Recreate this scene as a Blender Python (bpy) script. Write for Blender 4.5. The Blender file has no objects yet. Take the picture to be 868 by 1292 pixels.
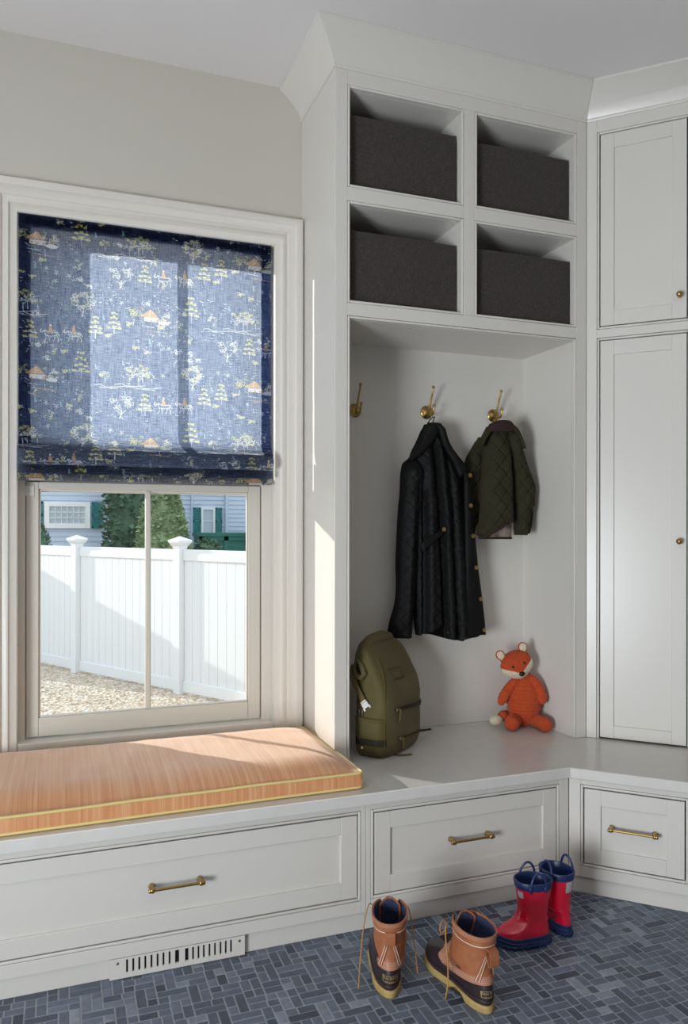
import bpy, bmesh, math, random
from mathutils import Vector, Matrix, Euler, noise
random.seed(7)
scene = bpy.context.scene
COL = scene.collection
PI = math.pi
sin, cos, exp, sqrt = math.sin, math.cos, math.exp, math.sqrt
def lerp(a, b, t): return a + (b - a) * t
def clamp(x, a=0., b=1.): return max(a, min(b, x))
def sstep(a, b, x):
    t = clamp((x - a) / (b - a)); return t * t * (3 - 2 * t)
def interp(tab, x):
    if x <= tab[0][0]: return tab[0][1]
    for (a, va), (b, vb) in zip(tab, tab[1:]):
        if x <= b: return lerp(va, vb, (x - a) / (b - a))
    return tab[-1][1]
def lin(h):
    h = h.lstrip('#'); o = []
    for i in (0, 2, 4):
        c = int(h[i:i+2], 16) / 255
        o.append(c / 12.92 if c <= .04045 else ((c + .055) / 1.055) ** 2.4)
    return (*o, 1)

# ---------------------------------------------------------------- materials
class NT:
    def __init__(s, name):
        s.m = bpy.data.materials.new(name); s.m.use_nodes = True
        s.t = s.m.node_tree; s.b = s.t.nodes['Principled BSDF']; s.out = s.t.nodes['Material Output']
        s.co = s.t.nodes.new('ShaderNodeTexCoord')
    def n(s, typ, **kw):
        nd = s.t.nodes.new(typ)
        for k, v in kw.items():
            if k.startswith('i_'):
                nd.inputs[k[2:].replace('_', ' ')].default_value = v
            else: setattr(nd, k, v)
        return nd
    def l(s, a, b): s.t.links.new(a, b)
    def map(s, scale=(1, 1, 1), rot=(0, 0, 0)):
        mp = s.n('ShaderNodeMapping'); mp.inputs['Scale'].default_value = scale; mp.inputs['Rotation'].default_value = rot
        s.l(s.co.outputs['Object'], mp.inputs['Vector']); return mp.outputs['Vector']
    def noise(s, scale, detail=4, vec=None, rough=.55):
        nd = s.n('ShaderNodeTexNoise'); nd.inputs['Scale'].default_value = scale
        nd.inputs['Detail'].default_value = detail; nd.inputs['Roughness'].default_value = rough
        s.l(vec if vec is not None else s.co.outputs['Object'], nd.inputs['Vector']); return nd.outputs['Fac']
    def ramp(s, fac, stops):
        r = s.n('ShaderNodeValToRGB'); e = r.color_ramp.elements
        while len(e) < len(stops): e.new(.5)
        for el, (p, c) in zip(e, stops):
            el.position = p; el.color = lin(c) if isinstance(c, str) else (c, c, c, 1)
        s.l(fac, r.inputs['Fac']); return r.outputs['Color']
    def bump(s, h, strength=.2, dist=.002):
        b = s.n('ShaderNodeBump'); b.inputs['Strength'].default_value = strength; b.inputs['Distance'].default_value = dist
        s.l(h, b.inputs['Height']); s.l(b.outputs['Normal'], s.b.inputs['Normal']); return b.outputs['Normal']
def mat(name, color, rough=.5, metal=0, var=None, vscale=30, bump=0, bscale=200, bdist=.001, sheen=0, coat=0, vec=None, spec=None):
    t = NT(name); t.b.inputs['Roughness'].default_value = rough; t.b.inputs['Metallic'].default_value = metal
    t.b.inputs['Base Color'].default_value = lin(color)
    v = t.map(vec) if vec else None
    if var: t.l(t.ramp(t.noise(vscale, 5, v), [(.3, color), (.7, var)]), t.b.inputs['Base Color'])
    if bump: t.bump(t.noise(bscale, 4, v), bump, bdist)
    if sheen: t.b.inputs['Sheen Weight'].default_value = sheen
    if coat: t.b.inputs['Coat Weight'].default_value = coat; t.b.inputs['Coat Roughness'].default_value = .1
    if spec is not None: t.b.inputs['Specular IOR Level'].default_value = spec
    return t.m
M = {}
M['paint'] = mat('cabinet_paint', 'd5d1ca', .3, bump=.06, bscale=60, bdist=.0006)
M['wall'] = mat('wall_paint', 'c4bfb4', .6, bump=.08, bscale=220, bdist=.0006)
M['wall2'] = mat('low_bounce_wall_paint', '8f8a80', .7)  # unseen room walls, kept dark to cut bounce light into the niche
M['ceil'] = mat('ceiling_paint', 'e2dedd', .8)
M['trimp'] = mat('trim_paint', 'dbd6cd', .35, bump=.05, bscale=80, bdist=.0005)
M['sashp'] = mat('sash_paint', 'd3cec3', .35)
M['stone'] = mat('bench_top', 'd3d0cb', .2, var='d8d5d0', vscale=18)
M['dark'] = mat('shadow_box', '0c0c0c', .9)  # near-black: painted shade in the grille and bag roll, also the insole
M['brass'] = mat('aged_brass', 'bd9f66', .3, 1, var='a58650', vscale=90)
M['brassd'] = mat('dark_brass', '8c6a35', .33, 1, var='a37f44', vscale=70)
M['steel'] = mat('antique_metal', '86806c', .35, 1)
M['plastic'] = mat('white_plastic', 'e6e4de', .35)
M['olive'] = mat('bag_neoprene', '50461f', .75, var='584e26', vscale=14, bump=.1, bscale=700, sheen=.1)
M['oliveweb'] = mat('bag_webbing', '6a5b33', .8, bump=.3, bscale=900)
M['olived'] = mat('bag_dark_trim', '2a2613', .7)
M['jblack'] = mat('black_quilting', '070707', .64, var='0a0a0b', vscale=25, bump=.2, bscale=120, bdist=.003, spec=.22)
M['jgreen'] = mat('green_quilting', '2c2a1c', .85, var='323020', vscale=20, bump=.2, bscale=160, bdist=.002, spec=.2)
M['cord'] = mat('brown_corduroy', '2b1815', .9, bump=.3, bscale=500)
M['lining'] = mat('check_lining', 'b5aa9c', .9, var='5a4438', vscale=22)
M['leather'] = mat('tan_leather', 'a76a46', .5, var='98593a', vscale=35, bump=.2, bscale=350, bdist=.0008)
M['leather2'] = mat('pale_leather_band', 'b07a60', .55, var='a56d52', vscale=40)
M['rubberb'] = mat('brown_rubber', '2e2328', .42, var='352a2c', vscale=30)
M['rubberl'] = mat('worn_dark_rubber', '33262a', .45)
M['gum'] = mat('gum_rubber', 'b39a62', .6, var='a28850', vscale=40)
M['lace'] = mat('rawhide_lace', 'b3803f', .6)
M['stitch'] = mat('pale_stitching', 'd9c4b4', .8)
M['bootlin'] = mat('navy_boot_lining', '222a44', .95, bump=.5, bscale=300, bdist=.003, var='39446a', vscale=140)
M['red'] = mat('red_rubber', 'e01238', .2, coat=.6, spec=.6)
M['navy'] = mat('navy_rubber', '1d2f5c', .38)
M['navyin'] = mat('navy_inside', '16264d', .8)
M['silver'] = mat('reflective_patch', 'b9bcbf', .4)
M['vinyl'] = mat('white_vinyl', 'e6e7e8', .5)
M['shutter'] = mat('teal_shutter', '2b7f80', .6)
M['white'] = mat('white_gloss', 'f2f2f0', .4)
M['fox'] = mat('orange_corduroy', 'b03f17', .95, var='bb4b20', vscale=60, sheen=.1, bump=.3, bscale=600)
M['cream'] = mat('cream_plush', 'd9cfb8', .95, var='cbbfa4', vscale=70, bump=.4, bscale=500, sheen=.2)
M['black'] = mat('black_bead', '0b0908', .35)
M['pipe'] = mat('yellow_piping', 'e0cc88', .75)
M['soil'] = mat('gable_shingle', '8a8f96', .9)
M['blackout'] = mat('blackout_bar', '1a1a1c', .8)
M['canvas'] = mat('pale_roof', '8e9092', .8)

def fabric(name, c1, c2, c3, sc, rough=.95, bump=.5):
    """woven cloth: crossed streaks of thread colour"""
    t = NT(name); t.b.inputs['Roughness'].default_value = rough
    a = t.noise(1, 3, t.map((sc, sc, sc * .12))); b = t.noise(1, 3, t.map((sc * .15, sc * .15, sc)))
    mx = t.n('ShaderNodeMath', operation='ADD'); t.l(a, mx.inputs[0]); t.l(b, mx.inputs[1])
    hf = t.n('ShaderNodeMath', operation='MULTIPLY'); hf.inputs[1].default_value = .5; t.l(mx.outputs[0], hf.inputs[0])
    t.l(t.ramp(hf.outputs[0], [(.36, c1), (.5, c2), (.66, c3)]), t.b.inputs['Base Color'])
    t.bump(hf.outputs[0], bump, .001); t.b.inputs['Sheen Weight'].default_value = .1
    return t.m
M['bin'] = fabric('charcoal_tweed', '2a2523', '352f2c', '4a433f', 620)
# striped silk-like cushion cloth (slub runs across the seat, front to back)
t = NT('orange_slub'); t.b.inputs['Roughness'].default_value = .7
a = t.noise(1, 4, t.map((330, 3, 3))); b2 = t.noise(1, 3, t.map((90, 2, 2)))
mx = t.n('ShaderNodeMath', operation='ADD'); t.l(a, mx.inputs[0]); t.l(b2, mx.inputs[1])
hf = t.n('ShaderNodeMath', operation='MULTIPLY'); hf.inputs[1].default_value = .5; t.l(mx.outputs[0], hf.inputs[0])
t.l(t.ramp(hf.outputs[0], [(.36, 'c68355'), (.47, 'd09262'), (.55, 'd69c6e'), (.66, 'e0b08a')]), t.b.inputs['Base Color'])
t.b.inputs['Sheen Weight'].default_value = 1.0; t.b.inputs['Sheen Roughness'].default_value = .4
t.b.inputs['Sheen Tint'].default_value = (1, .85, .75, 1)
t.bump(hf.outputs[0], .25, .0008); M['cushion'] = t.m
# slate tiles : colour per tile from a face attribute + mottling
t = NT('slate'); t.b.inputs['Roughness'].default_value = .5
at = t.n('ShaderNodeAttribute', attribute_name='tile')
r1 = t.ramp(at.outputs['Fac'], [(0, '444b5a'), (.35, '5c6677'), (.7, '6f798b'), (1, '969eac')])
mm = t.n('ShaderNodeMix', data_type='RGBA', blend_type='MULTIPLY'); mm.inputs['Factor'].default_value = 1
t.l(r1, mm.inputs[6]); t.l(t.ramp(t.noise(35, 7, None, .7), [(.25, .62), (.75, 1.25)]), mm.inputs[7])
t.l(mm.outputs[2], t.b.inputs['Base Color']); t.bump(t.noise(70, 8, None, .65), .35, .002); M['slate'] = t.m
M['grout'] = mat('grout', 'b4b8c0', .9, var='a4a8b0', vscale=60)
# gravel
t = NT('gravel'); t.b.inputs['Roughness'].default_value = .95
vo = t.n('ShaderNodeTexVoronoi'); vo.inputs['Scale'].default_value = 22; t.l(t.co.outputs['Object'], vo.inputs['Vector'])
sp = t.n('ShaderNodeSeparateColor'); t.l(vo.outputs['Color'], sp.inputs[0])
t.l(t.ramp(sp.outputs[0], [(0, 'bba48c'), (.3, 'd6c1a9'), (.7, 'e6d5c1'), (1, 'f2e8dc')]), t.b.inputs['Base Color'])
t.bump(vo.outputs['Distance'], 1, .05); M['gravel'] = t.m
M['siding'] = mat('blue_grey_siding', 'c6d1e2', .7, var='ccd6e6', vscale=3)
M['leaf'] = mat('evergreen_leaf', '4a6656', .8, var='6a8668', vscale=3)
M['leaf2'] = mat('shrub_leaf', '78926a', .8, var='a5b288', vscale=4)
M['bark'] = mat('bark', '4a3a2c', .9)
M['bin_green'] = mat('green_painted_wood', '2a7466', .6, var='317c6d', vscale=4)
# glass
t = NT('window_glass'); t.t.nodes.remove(t.b)
tr = t.n('ShaderNodeBsdfTransparent'); tr.inputs[0].default_value = (.95, .97, .97, 1)
gl = t.n('ShaderNodeBsdfGlossy'); gl.inputs['Roughness'].default_value = .02
lw = t.n('ShaderNodeLayerWeight'); lw.inputs['Blend'].default_value = .5
pw = t.n('ShaderNodeMath', operation='POWER'); pw.inputs[1].default_value = 5; t.l(lw.outputs['Facing'], pw.inputs[0])
fr = t.n('ShaderNodeMath', operation='MULTIPLY_ADD'); fr.inputs[1].default_value = .9; fr.inputs[2].default_value = .035; t.l(pw.outputs[0], fr.inputs[0])
ms = t.n('ShaderNodeMixShader'); t.l(fr.outputs[0], ms.inputs[0]); t.l(tr.outputs[0], ms.inputs[1]); t.l(gl.outputs[0], ms.inputs[2])
t.l(ms.outputs[0], t.out.inputs['Surface']); M['glass'] = t.m
M['farglass'] = mat('house_glass', 'b4bec8', .1, spec=.8)
# translucent shade linen
def linen(name, front, back, k, streak=True):
    t = NT(name); t.t.nodes.remove(t.b)
    d = t.n('ShaderNodeBsdfDiffuse'); tl = t.n('ShaderNodeBsdfTranslucent'); ms = t.n('ShaderNodeMixShader'); ms.inputs[0].default_value = k
    if streak:
        a = t.noise(1, 4, t.map((520, 520, 26))); b = t.noise(1, 3, t.map((30, 30, 420)))
        mx = t.n('ShaderNodeMath', operation='ADD'); t.l(a, mx.inputs[0]); t.l(b, mx.inputs[1])
        hf = t.n('ShaderNodeMath', operation='MULTIPLY'); hf.inputs[1].default_value = .5; t.l(mx.outputs[0], hf.inputs[0])
        t.l(t.ramp(hf.outputs[0], [(.35, front[0]), (.65, front[1])]), d.inputs[0])
        t.l(t.ramp(hf.outputs[0], [(.36, back[0]), (.64, back[1])]), tl.inputs[0])
    else:
        d.inputs[0].default_value = lin(front); tl.inputs[0].default_value = lin(back)
    t.l(d.outputs[0], ms.inputs[1]); t.l(tl.outputs[0], ms.inputs[2]); t.l(ms.outputs[0], t.out.inputs['Surface']); return t.m
M['linen'] = linen('printed_linen', ('15161d', '20222b'), ('6c7da6', 'ccd9f0'), .70)
M['ink_w'] = linen('white_ink', 'c4c8ce', 'f2f4f8', .62, False)
M['ink_y'] = linen('yellow_ink', 'aaa650', 'f2f2cc', .62, False)
M['ink_o'] = linen('orange_ink', 'b88a5c', 'f0d8c4', .62, False)
M['ink_t'] = linen('teal_ink', '7fb4bd', 'cfe6f0', .62, False)

# ---------------------------------------------------------------- mesh builder
def chain(o):
    m = Matrix()
    while o is not None:
        m = o.matrix_basis @ m; o = o.parent
    return m
class MB:
    def __init__(s): s.v = []; s.f = []; s.mi = []; s.attr = None
    def add(s, vs, fs, mi=0):
        k = len(s.v); s.v += [tuple(p) for p in vs]
        for f in fs: s.f.append([k + i for i in f]); s.mi.append(mi)
        return s
    def box(s, x0, x1, y0, y1, z0, z1, mi=0, mat=None):
        vs = [Vector(p) for p in ((x0,y0,z0),(x1,y0,z0),(x1,y1,z0),(x0,y1,z0),(x0,y0,z1),(x1,y0,z1),(x1,y1,z1),(x0,y1,z1))]
        if mat is not None: vs = [mat @ p for p in vs]
        return s.add(vs, [(0,3,2,1),(4,5,6,7),(0,1,5,4),(1,2,6,5),(2,3,7,6),(3,0,4,7)], mi)
    def loft(s, rings, closed=True, cap0=True, cap1=True, mi=0):
        n = len(rings[0]); vs = [p for r in rings for p in r]; fs = []
        for i in range(len(rings) - 1):
            for j in range(n if closed else n - 1):
                a = i*n + j; b = i*n + (j+1) % n
                fs.append((a, b, b + n, a + n))
        if cap0: fs.append(tuple(range(n))[::-1])
        if cap1: fs.append(tuple((len(rings)-1)*n + j for j in range(n)))
        return s.add(vs, fs, mi)
    def prism(s, poly, z0, z1, mi=0):
        n = len(poly)
        return s.loft([[(x, y, z0) for x, y in poly], [(x, y, z1) for x, y in poly]], mi=mi)
    def tube(s, pts, r, n=10, mi=0, caps=True, closed=False):
        pts = [Vector(p) for p in pts]; rings = []; N = len(pts)
        up = None
        for i, p in enumerate(pts):
            if closed: d = pts[(i+1) % N] - pts[i-1]
            else: d = pts[min(i+1, N-1)] - pts[max(i-1, 0)]
            d.normalize()
            if up is None:
                up = Vector((0,0,1)) if abs(d.z) < .9 else Vector((1,0,0))
            side = d.cross(up)
            if side.length < 1e-6: side = d.cross(Vector((0,1,0)))
            side.normalize(); up = side.cross(d).normalized()
            rr = r[i] if isinstance(r, (list, tuple)) else r
            rings.append([p + side*(rr*cos(2*PI*j/n)) + up*(rr*sin(2*PI*j/n)) for j in range(n)])
        if closed: rings.append(rings[0])
        return s.loft(rings, cap0=caps and not closed, cap1=caps and not closed, mi=mi)
    def lathe(s, prof, origin=(0,0,0), axis='z', n=20, mi=0):
        o = Vector(origin); rings = []
        for r, h in prof:
            ring = []
            for j in range(n):
                c_, s_ = r*cos(2*PI*j/n), r*sin(2*PI*j/n)
                if axis == 'z': v = Vector((c_, s_, h))
                elif axis == 'y': v = Vector((s_, h, c_))
                elif axis == 'x': v = Vector((h, c_, s_))
                else: v = axis @ Vector((c_, s_, h))
                ring.append(o + v)
            rings.append(ring)
        return s.loft(rings, mi=mi)
    def ellipsoid(s, c, r, rot=None, nu=20, nv=14, fn=None, mi=0):
        rings = []
        for i in range(nv + 1):
            ph = PI*(i + .001)/(nv + .002); ring = []
            for j in range(nu):
                th = 2*PI*j/nu
                v = Vector((sin(ph)*cos(th), sin(ph)*sin(th), -cos(ph)))
                k = fn(v) if fn else 1
                kx, ky, kz = k if isinstance(k, tuple) else (k, k, k)
                v = Vector((v.x*r[0]*kx, v.y*r[1]*ky, v.z*r[2]*kz))
                if rot is not None: v = rot @ v
                ring.append(Vector(c) + v)
            rings.append(ring)
        return s.loft(rings, mi=mi)
    def xform(s, m): s.v = [tuple(m @ Vector(p)) for p in s.v]; return s
    def build(s, name, mats, parent=None, world=True, bevel=0, smooth=40, kind=None, segs=2, solid=0):
        me = bpy.data.meshes.new(name)
        vs = s.v
        if parent is not None and world:
            inv = chain(parent).inverted(); vs = [tuple(inv @ Vector(p)) for p in vs]
        me.from_pydata(vs, [], s.f)
        if not isinstance(mats, (list, tuple)): mats = [mats]
        for m in mats: me.materials.append(m)
        if len(mats) > 1: me.polygons.foreach_set('material_index', s.mi)
        bm = bmesh.new(); bm.from_mesh(me); bmesh.ops.recalc_face_normals(bm, faces=bm.faces); bm.to_mesh(me); bm.free()
        if s.attr is not None:
            at = me.attributes.new('tile', 'FLOAT', 'FACE'); at.data.foreach_set('value', s.attr)
        o = bpy.data.objects.new(name, me); COL.objects.link(o)
        if parent is not None: o.parent = parent
        if smooth:
            me.shade_smooth(); me.set_sharp_from_angle(angle=math.radians(smooth))
        if solid:
            md = o.modifiers.new('solid', 'SOLIDIFY'); md.thickness = solid; md.offset = 0
        if bevel:
            md = o.modifiers.new('bevel', 'BEVEL'); md.width = bevel; md.segments = segs; md.limit_method = 'ANGLE'; md.angle_limit = math.radians(35)
            md.harden_normals = False
        if kind: o['kind'] = kind
        return o
def tag(o, label, cat, group=None, kind=None):
    o['label'] = label; o['category'] = cat
    if group: o['group'] = group
    if kind: o['kind'] = kind
    return o
def thing(name, label, cat, loc=(0,0,0), rz=0, group=None):
    o = bpy.data.objects.new(name, None); COL.objects.link(o); o.empty_display_size = .05
    o.location = loc; o.rotation_euler = (0, 0, rz)
    return tag(o, label, cat, group)
def setting(name, loc=(0,0,0)):
    o = bpy.data.objects.new(name, None); COL.objects.link(o); o.empty_display_size = .05; o.location = loc; o['kind'] = 'structure'
    return o
def frame_mat(px, py, dx, dy):
    """local frame: x along (dx,dy), y into the wall (left-hand normal), z up, origin (px,py)"""
    return Matrix(((dx, -dy, 0, px), (dy, dx, 0, py), (0, 0, 1, 0), (0, 0, 0, 1)))
JB_BODY=[((1.366, 1.6505), (1.401, 1.6522)), ((1.35, 1.6226), (1.4259, 1.626)), ((1.3294, 1.5794), (1.4451, 1.584)), ((1.307, 1.5364), (1.4721, 1.5422)), ((1.2941, 1.4938), (1.5052, 1.5002)), ((1.283, 1.443), (1.5414, 1.4493)), ((1.2803, 1.3757), (1.5454, 1.3801)), ((1.2822, 1.3252), (1.5504, 1.3281)), ((1.2869, 1.258), (1.5573, 1.2588)), ((1.2944, 1.1738), (1.5683, 1.1719)), ((1.3029, 1.0894), (1.5783, 1.0849)), ((1.3086, 1.005), (1.5923, 0.9975)), ((1.318, 0.9203), (1.6043, 0.91)), ((1.3236, 0.8609), (1.6123, 0.8486)), ((1.3284, 0.8244), (1.6164, 0.8109))]
JB_HEM=[(1.32, 0.8172), (1.3377, 0.8129), (1.4267, 0.8651), (1.4287, 0.8068), (1.504, 0.7963), (1.5098, 0.815), (1.5451, 0.8081), (1.6164, 0.8135)]
JB_SLEEVE=[((1.2941, 1.5149), (1.3192, 1.5157)), ((1.2682, 1.493), (1.3445, 1.4953)), ((1.2599, 1.4676), (1.3483, 1.47)), ((1.2562, 1.4424), (1.3502, 1.4446)), ((1.2536, 1.3752), (1.3484, 1.3768)), ((1.2481, 1.3249), (1.3428, 1.3259)), ((1.2436, 1.2579), (1.3354, 1.2581)), ((1.2391, 1.1742), (1.3289, 1.1736)), ((1.2364, 1.0905), (1.3225, 1.0891)), ((1.2383, 1.0235), (1.3179, 1.0216)), ((1.2357, 0.9651), (1.3133, 0.9627)), ((1.2275, 0.9235), (1.3114, 0.9205)), ((1.2138, 0.8823), (1.3087, 0.8784)), ((1.2048, 0.841), (1.3059, 0.8364)), ((1.2021, 0.812), (1.3032, 0.807))]
JB_COLLAR_L=[((1.3631, 1.6521), (1.4086, 1.6543)), ((1.3519, 1.6295), (1.4182, 1.6325)), ((1.3369, 1.5967), (1.3992, 1.5993)), ((1.3191, 1.5621), (1.3727, 1.5642)), ((1.3015, 1.5362), (1.3482, 1.5378)), ((1.2885, 1.5172), (1.3192, 1.5182)), ((1.2755, 1.5016), (1.2922, 1.5022))]
JB_COLLAR_R=[((1.3896, 1.6499), (1.4144, 1.6511)), ((1.4011, 1.6249), (1.4335, 1.6264)), ((1.4125, 1.5913), (1.4441, 1.5926)), ((1.4259, 1.5576), (1.4624, 1.559)), ((1.4471, 1.5241), (1.4896, 1.5255)), ((1.4644, 1.4989), (1.5129, 1.5004)), ((1.478, 1.4736), (1.5286, 1.4749)), ((1.4858, 1.46), (1.5189, 1.4608)), ((1.4916, 1.4412), (1.4974, 1.4413))]
JB_PLACKET=[((1.5169, 1.4573), (1.5424, 1.458)), ((1.517, 1.3796), (1.5474, 1.3801)), ((1.5191, 1.2587), (1.5593, 1.2588)), ((1.5211, 1.1723), (1.5703, 1.1719)), ((1.5232, 1.0858), (1.5803, 1.0849)), ((1.5223, 0.9994), (1.5933, 0.9975)), ((1.5204, 0.913), (1.6053, 0.91)), ((1.5186, 0.844), (1.6134, 0.8398)), ((1.5176, 0.812), (1.6164, 0.8074))]
JB_BELT=[((1.4015, 1.2302), (1.4263, 1.2302)), ((1.3731, 1.2174), (1.4225, 1.2174)), ((1.3448, 1.1989), (1.3996, 1.1986)), ((1.3205, 1.1804), (1.3731, 1.1801)), ((1.3186, 1.161), (1.3486, 1.1607)), ((1.3224, 1.1466), (1.3317, 1.1465))]
JB_BUTTONS=[(1.5355, 1.4474), (1.5386, 1.3271), (1.5495, 1.2059), (1.5635, 1.0799), (1.5844, 0.9534), (1.6004, 0.8291), (1.411, 1.2327), (1.445, 0.8258)]
JG_BODY=[((1.6699, 1.6694), (1.7392, 1.6727)), ((1.6553, 1.6431), (1.7542, 1.6476)), ((1.6406, 1.6041), (1.7642, 1.6092)), ((1.6368, 1.5615), (1.7683, 1.5663)), ((1.6335, 1.4976), (1.7693, 1.5016)), ((1.6287, 1.4125), (1.7704, 1.4153)), ((1.6254, 1.3275), (1.7721, 1.3291)), ((1.6191, 1.2638), (1.7736, 1.2643)), ((1.6095, 1.2341), (1.7737, 1.2341)), ((1.6047, 1.215), (1.7737, 1.2147)), ((1.6178, 1.195), (1.7717, 1.1944))]
JG_HEMCURVE=[(1.6047, 1.215), (1.6192, 1.1938), (1.6557, 1.2213), (1.6999, 1.2491), (1.7446, 1.2634), (1.7736, 1.2686)]
JG_LINING=[((1.6362, 1.266), (1.7716, 1.2665)), ((1.6192, 1.2426), (1.7717, 1.2427)), ((1.61, 1.2214), (1.7717, 1.2212)), ((1.6129, 1.2065), (1.7717, 1.2061)), ((1.6207, 1.1967), (1.7707, 1.1961))]
JG_LEFT=[((1.6236, 1.6119), (1.6602, 1.6135)), ((1.6042, 1.5857), (1.6651, 1.5881)), ((1.5826, 1.551), (1.6554, 1.5536)), ((1.5691, 1.5295), (1.6505, 1.5322)), ((1.5577, 1.4954), (1.6456, 1.498)), ((1.5491, 1.453), (1.6418, 1.4553)), ((1.5463, 1.4108), (1.6384, 1.4127)), ((1.5483, 1.3688), (1.636, 1.3701)), ((1.5531, 1.3267), (1.6312, 1.3276)), ((1.5579, 1.2846), (1.6264, 1.285)), ((1.5628, 1.2425), (1.6143, 1.2426)), ((1.5685, 1.2138), (1.5936, 1.2138))]
JG_RIGHT=[((1.7243, 1.6505), (1.7642, 1.6524)), ((1.7293, 1.6164), (1.7843, 1.6187)), ((1.7383, 1.5867), (1.7944, 1.5889)), ((1.7453, 1.5568), (1.8055, 1.559)), ((1.7518, 1.5355), (1.8157, 1.5377)), ((1.7583, 1.5013), (1.8274, 1.5033)), ((1.7644, 1.4583), (1.8504, 1.4605)), ((1.7674, 1.4153), (1.8678, 1.4173)), ((1.7695, 1.3808), (1.8699, 1.3824)), ((1.772, 1.3463), (1.8648, 1.3475)), ((1.7736, 1.3075), (1.8516, 1.3081)), ((1.7746, 1.2643), (1.8414, 1.2646)), ((1.7747, 1.2298), (1.8374, 1.2298)), ((1.7772, 1.2091), (1.8252, 1.2089))]
JG_SLEEVE=[((1.8249, 1.4425), (1.8586, 1.4432)), ((1.8351, 1.4166), (1.8714, 1.4174)), ((1.8372, 1.3732), (1.8735, 1.3738)), ((1.8362, 1.3297), (1.872, 1.3301)), ((1.8343, 1.2863), (1.871, 1.2865)), ((1.8328, 1.2428), (1.8649, 1.2428)), ((1.8303, 1.2146), (1.8527, 1.2145))]
JG_COLLAR=[((1.6856, 1.6787), (1.7242, 1.6806)), ((1.6631, 1.6716), (1.7411, 1.6754)), ((1.6464, 1.6606), (1.7541, 1.6657)), ((1.6347, 1.6481), (1.7642, 1.6541)), ((1.6289, 1.6351), (1.7732, 1.6416)), ((1.6406, 1.6297), (1.7672, 1.6353))]
JG_FLAP_L=[((1.6367, 1.6508), (1.6601, 1.6518)), ((1.626, 1.6333), (1.6553, 1.6346)), ((1.6173, 1.6159), (1.6416, 1.6169)), ((1.6105, 1.5987), (1.626, 1.5993)), ((1.6047, 1.5815), (1.6173, 1.582)), ((1.6018, 1.5665), (1.6057, 1.5667))]
JG_FLAP_R=[((1.7392, 1.6555), (1.7601, 1.6565)), ((1.7492, 1.6388), (1.7742, 1.6399)), ((1.7592, 1.622), (1.7843, 1.623)), ((1.7692, 1.6051), (1.7924, 1.6061)), ((1.7783, 1.5882), (1.8004, 1.5891)), ((1.7874, 1.5735), (1.8055, 1.5741)), ((1.7944, 1.5646), (1.8045, 1.565))]
JG_PATCH=[((1.6093, 1.4333), (1.6223, 1.4336)), ((1.602, 1.4162), (1.637, 1.4169)), ((1.5992, 1.3865), (1.6399, 1.3872)), ((1.6011, 1.3527), (1.639, 1.3532)), ((1.6094, 1.3316), (1.6351, 1.3319)), ((1.6176, 1.3232), (1.6293, 1.3233))]
JG_TAB=[(1.8771, 1.3441)]
MOTIFS=[('house', 0.0, 0.0), ('pine', 0.1452, 0.0408), ('fence', 0.0099, -0.0543), ('tree_s', 0.2252, 0.0053), ('clump', 0.3068, 0.0132), ('clump', 0.3523, 0.0246), ('ground', 0.2383, -0.0356), ('ground', 0.3122, -0.0286), ('bird', -0.0024, -0.0956), ('bird', 0.194, 0.0311), ('bird', 0.2855, 0.0488), ('bird', 0.292, -0.0575), ('star', 0.0322, -0.1047), ('star', 0.0655, -0.1168), ('star', 0.1072, -0.1226), ('bush', -0.0097, -0.135), ('bush', -0.0487, -0.1221), ('shrubline', 0.1351, -0.079), ('flower', 0.1352, -0.1329), ('deer', 0.171, -0.1489), ('tree', 0.1531, -0.2146), ('tree_f', 0.2804, -0.1028), ('horse', 0.0473, -0.3239), ('horse2', 0.1226, -0.3199), ('pine_s', 0.1928, -0.2838), ('pine_s', 0.2553, -0.2632), ('pine_s', -0.0183, -0.3165), ('tree_s', 0.0051, -0.2191), ('clump', -0.0413, -0.2134), ('ground', -0.0096, -0.2629), ('star', 0.2436, -0.1917), ('star', 0.2805, -0.1988), ('bird', 0.2202, -0.254), ('bush', 0.3097, -0.2685), ('bush', 0.2385, -0.315)]
SKY, SUN, E_LEFT, E_FRONT, E_LAMP, EXPO = 1.65, 4.3, 165, 0, 4, 0.0
# ---------------------------------------------------------------- measured places (metres; camera stands over the origin)
H_CAM = 1.24; ZB = .43                       # eye height, bench height
YW = 2.841; YU = 2.4583; YB = 2.187          # window wall, locker face, bench face
XU0, XU1 = .8789, 1.9106                      # locker sides
ZC, ZCB = 2.9209, 2.8148                      # ceiling, foot of crown
XR = 2.85; XL = -2.4; YBACK = -4.2            # other walls of the room
S2 = sqrt(.5)
FB = frame_mat(1.6287, 2.187, S2, -S2)        # corner base face
FU = frame_mat(XU1, YU, S2, -S2)              # corner tall face
IDB = frame_mat(0, YB, 1, 0); IDU = frame_mat(0, YU, 1, 0)

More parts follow.
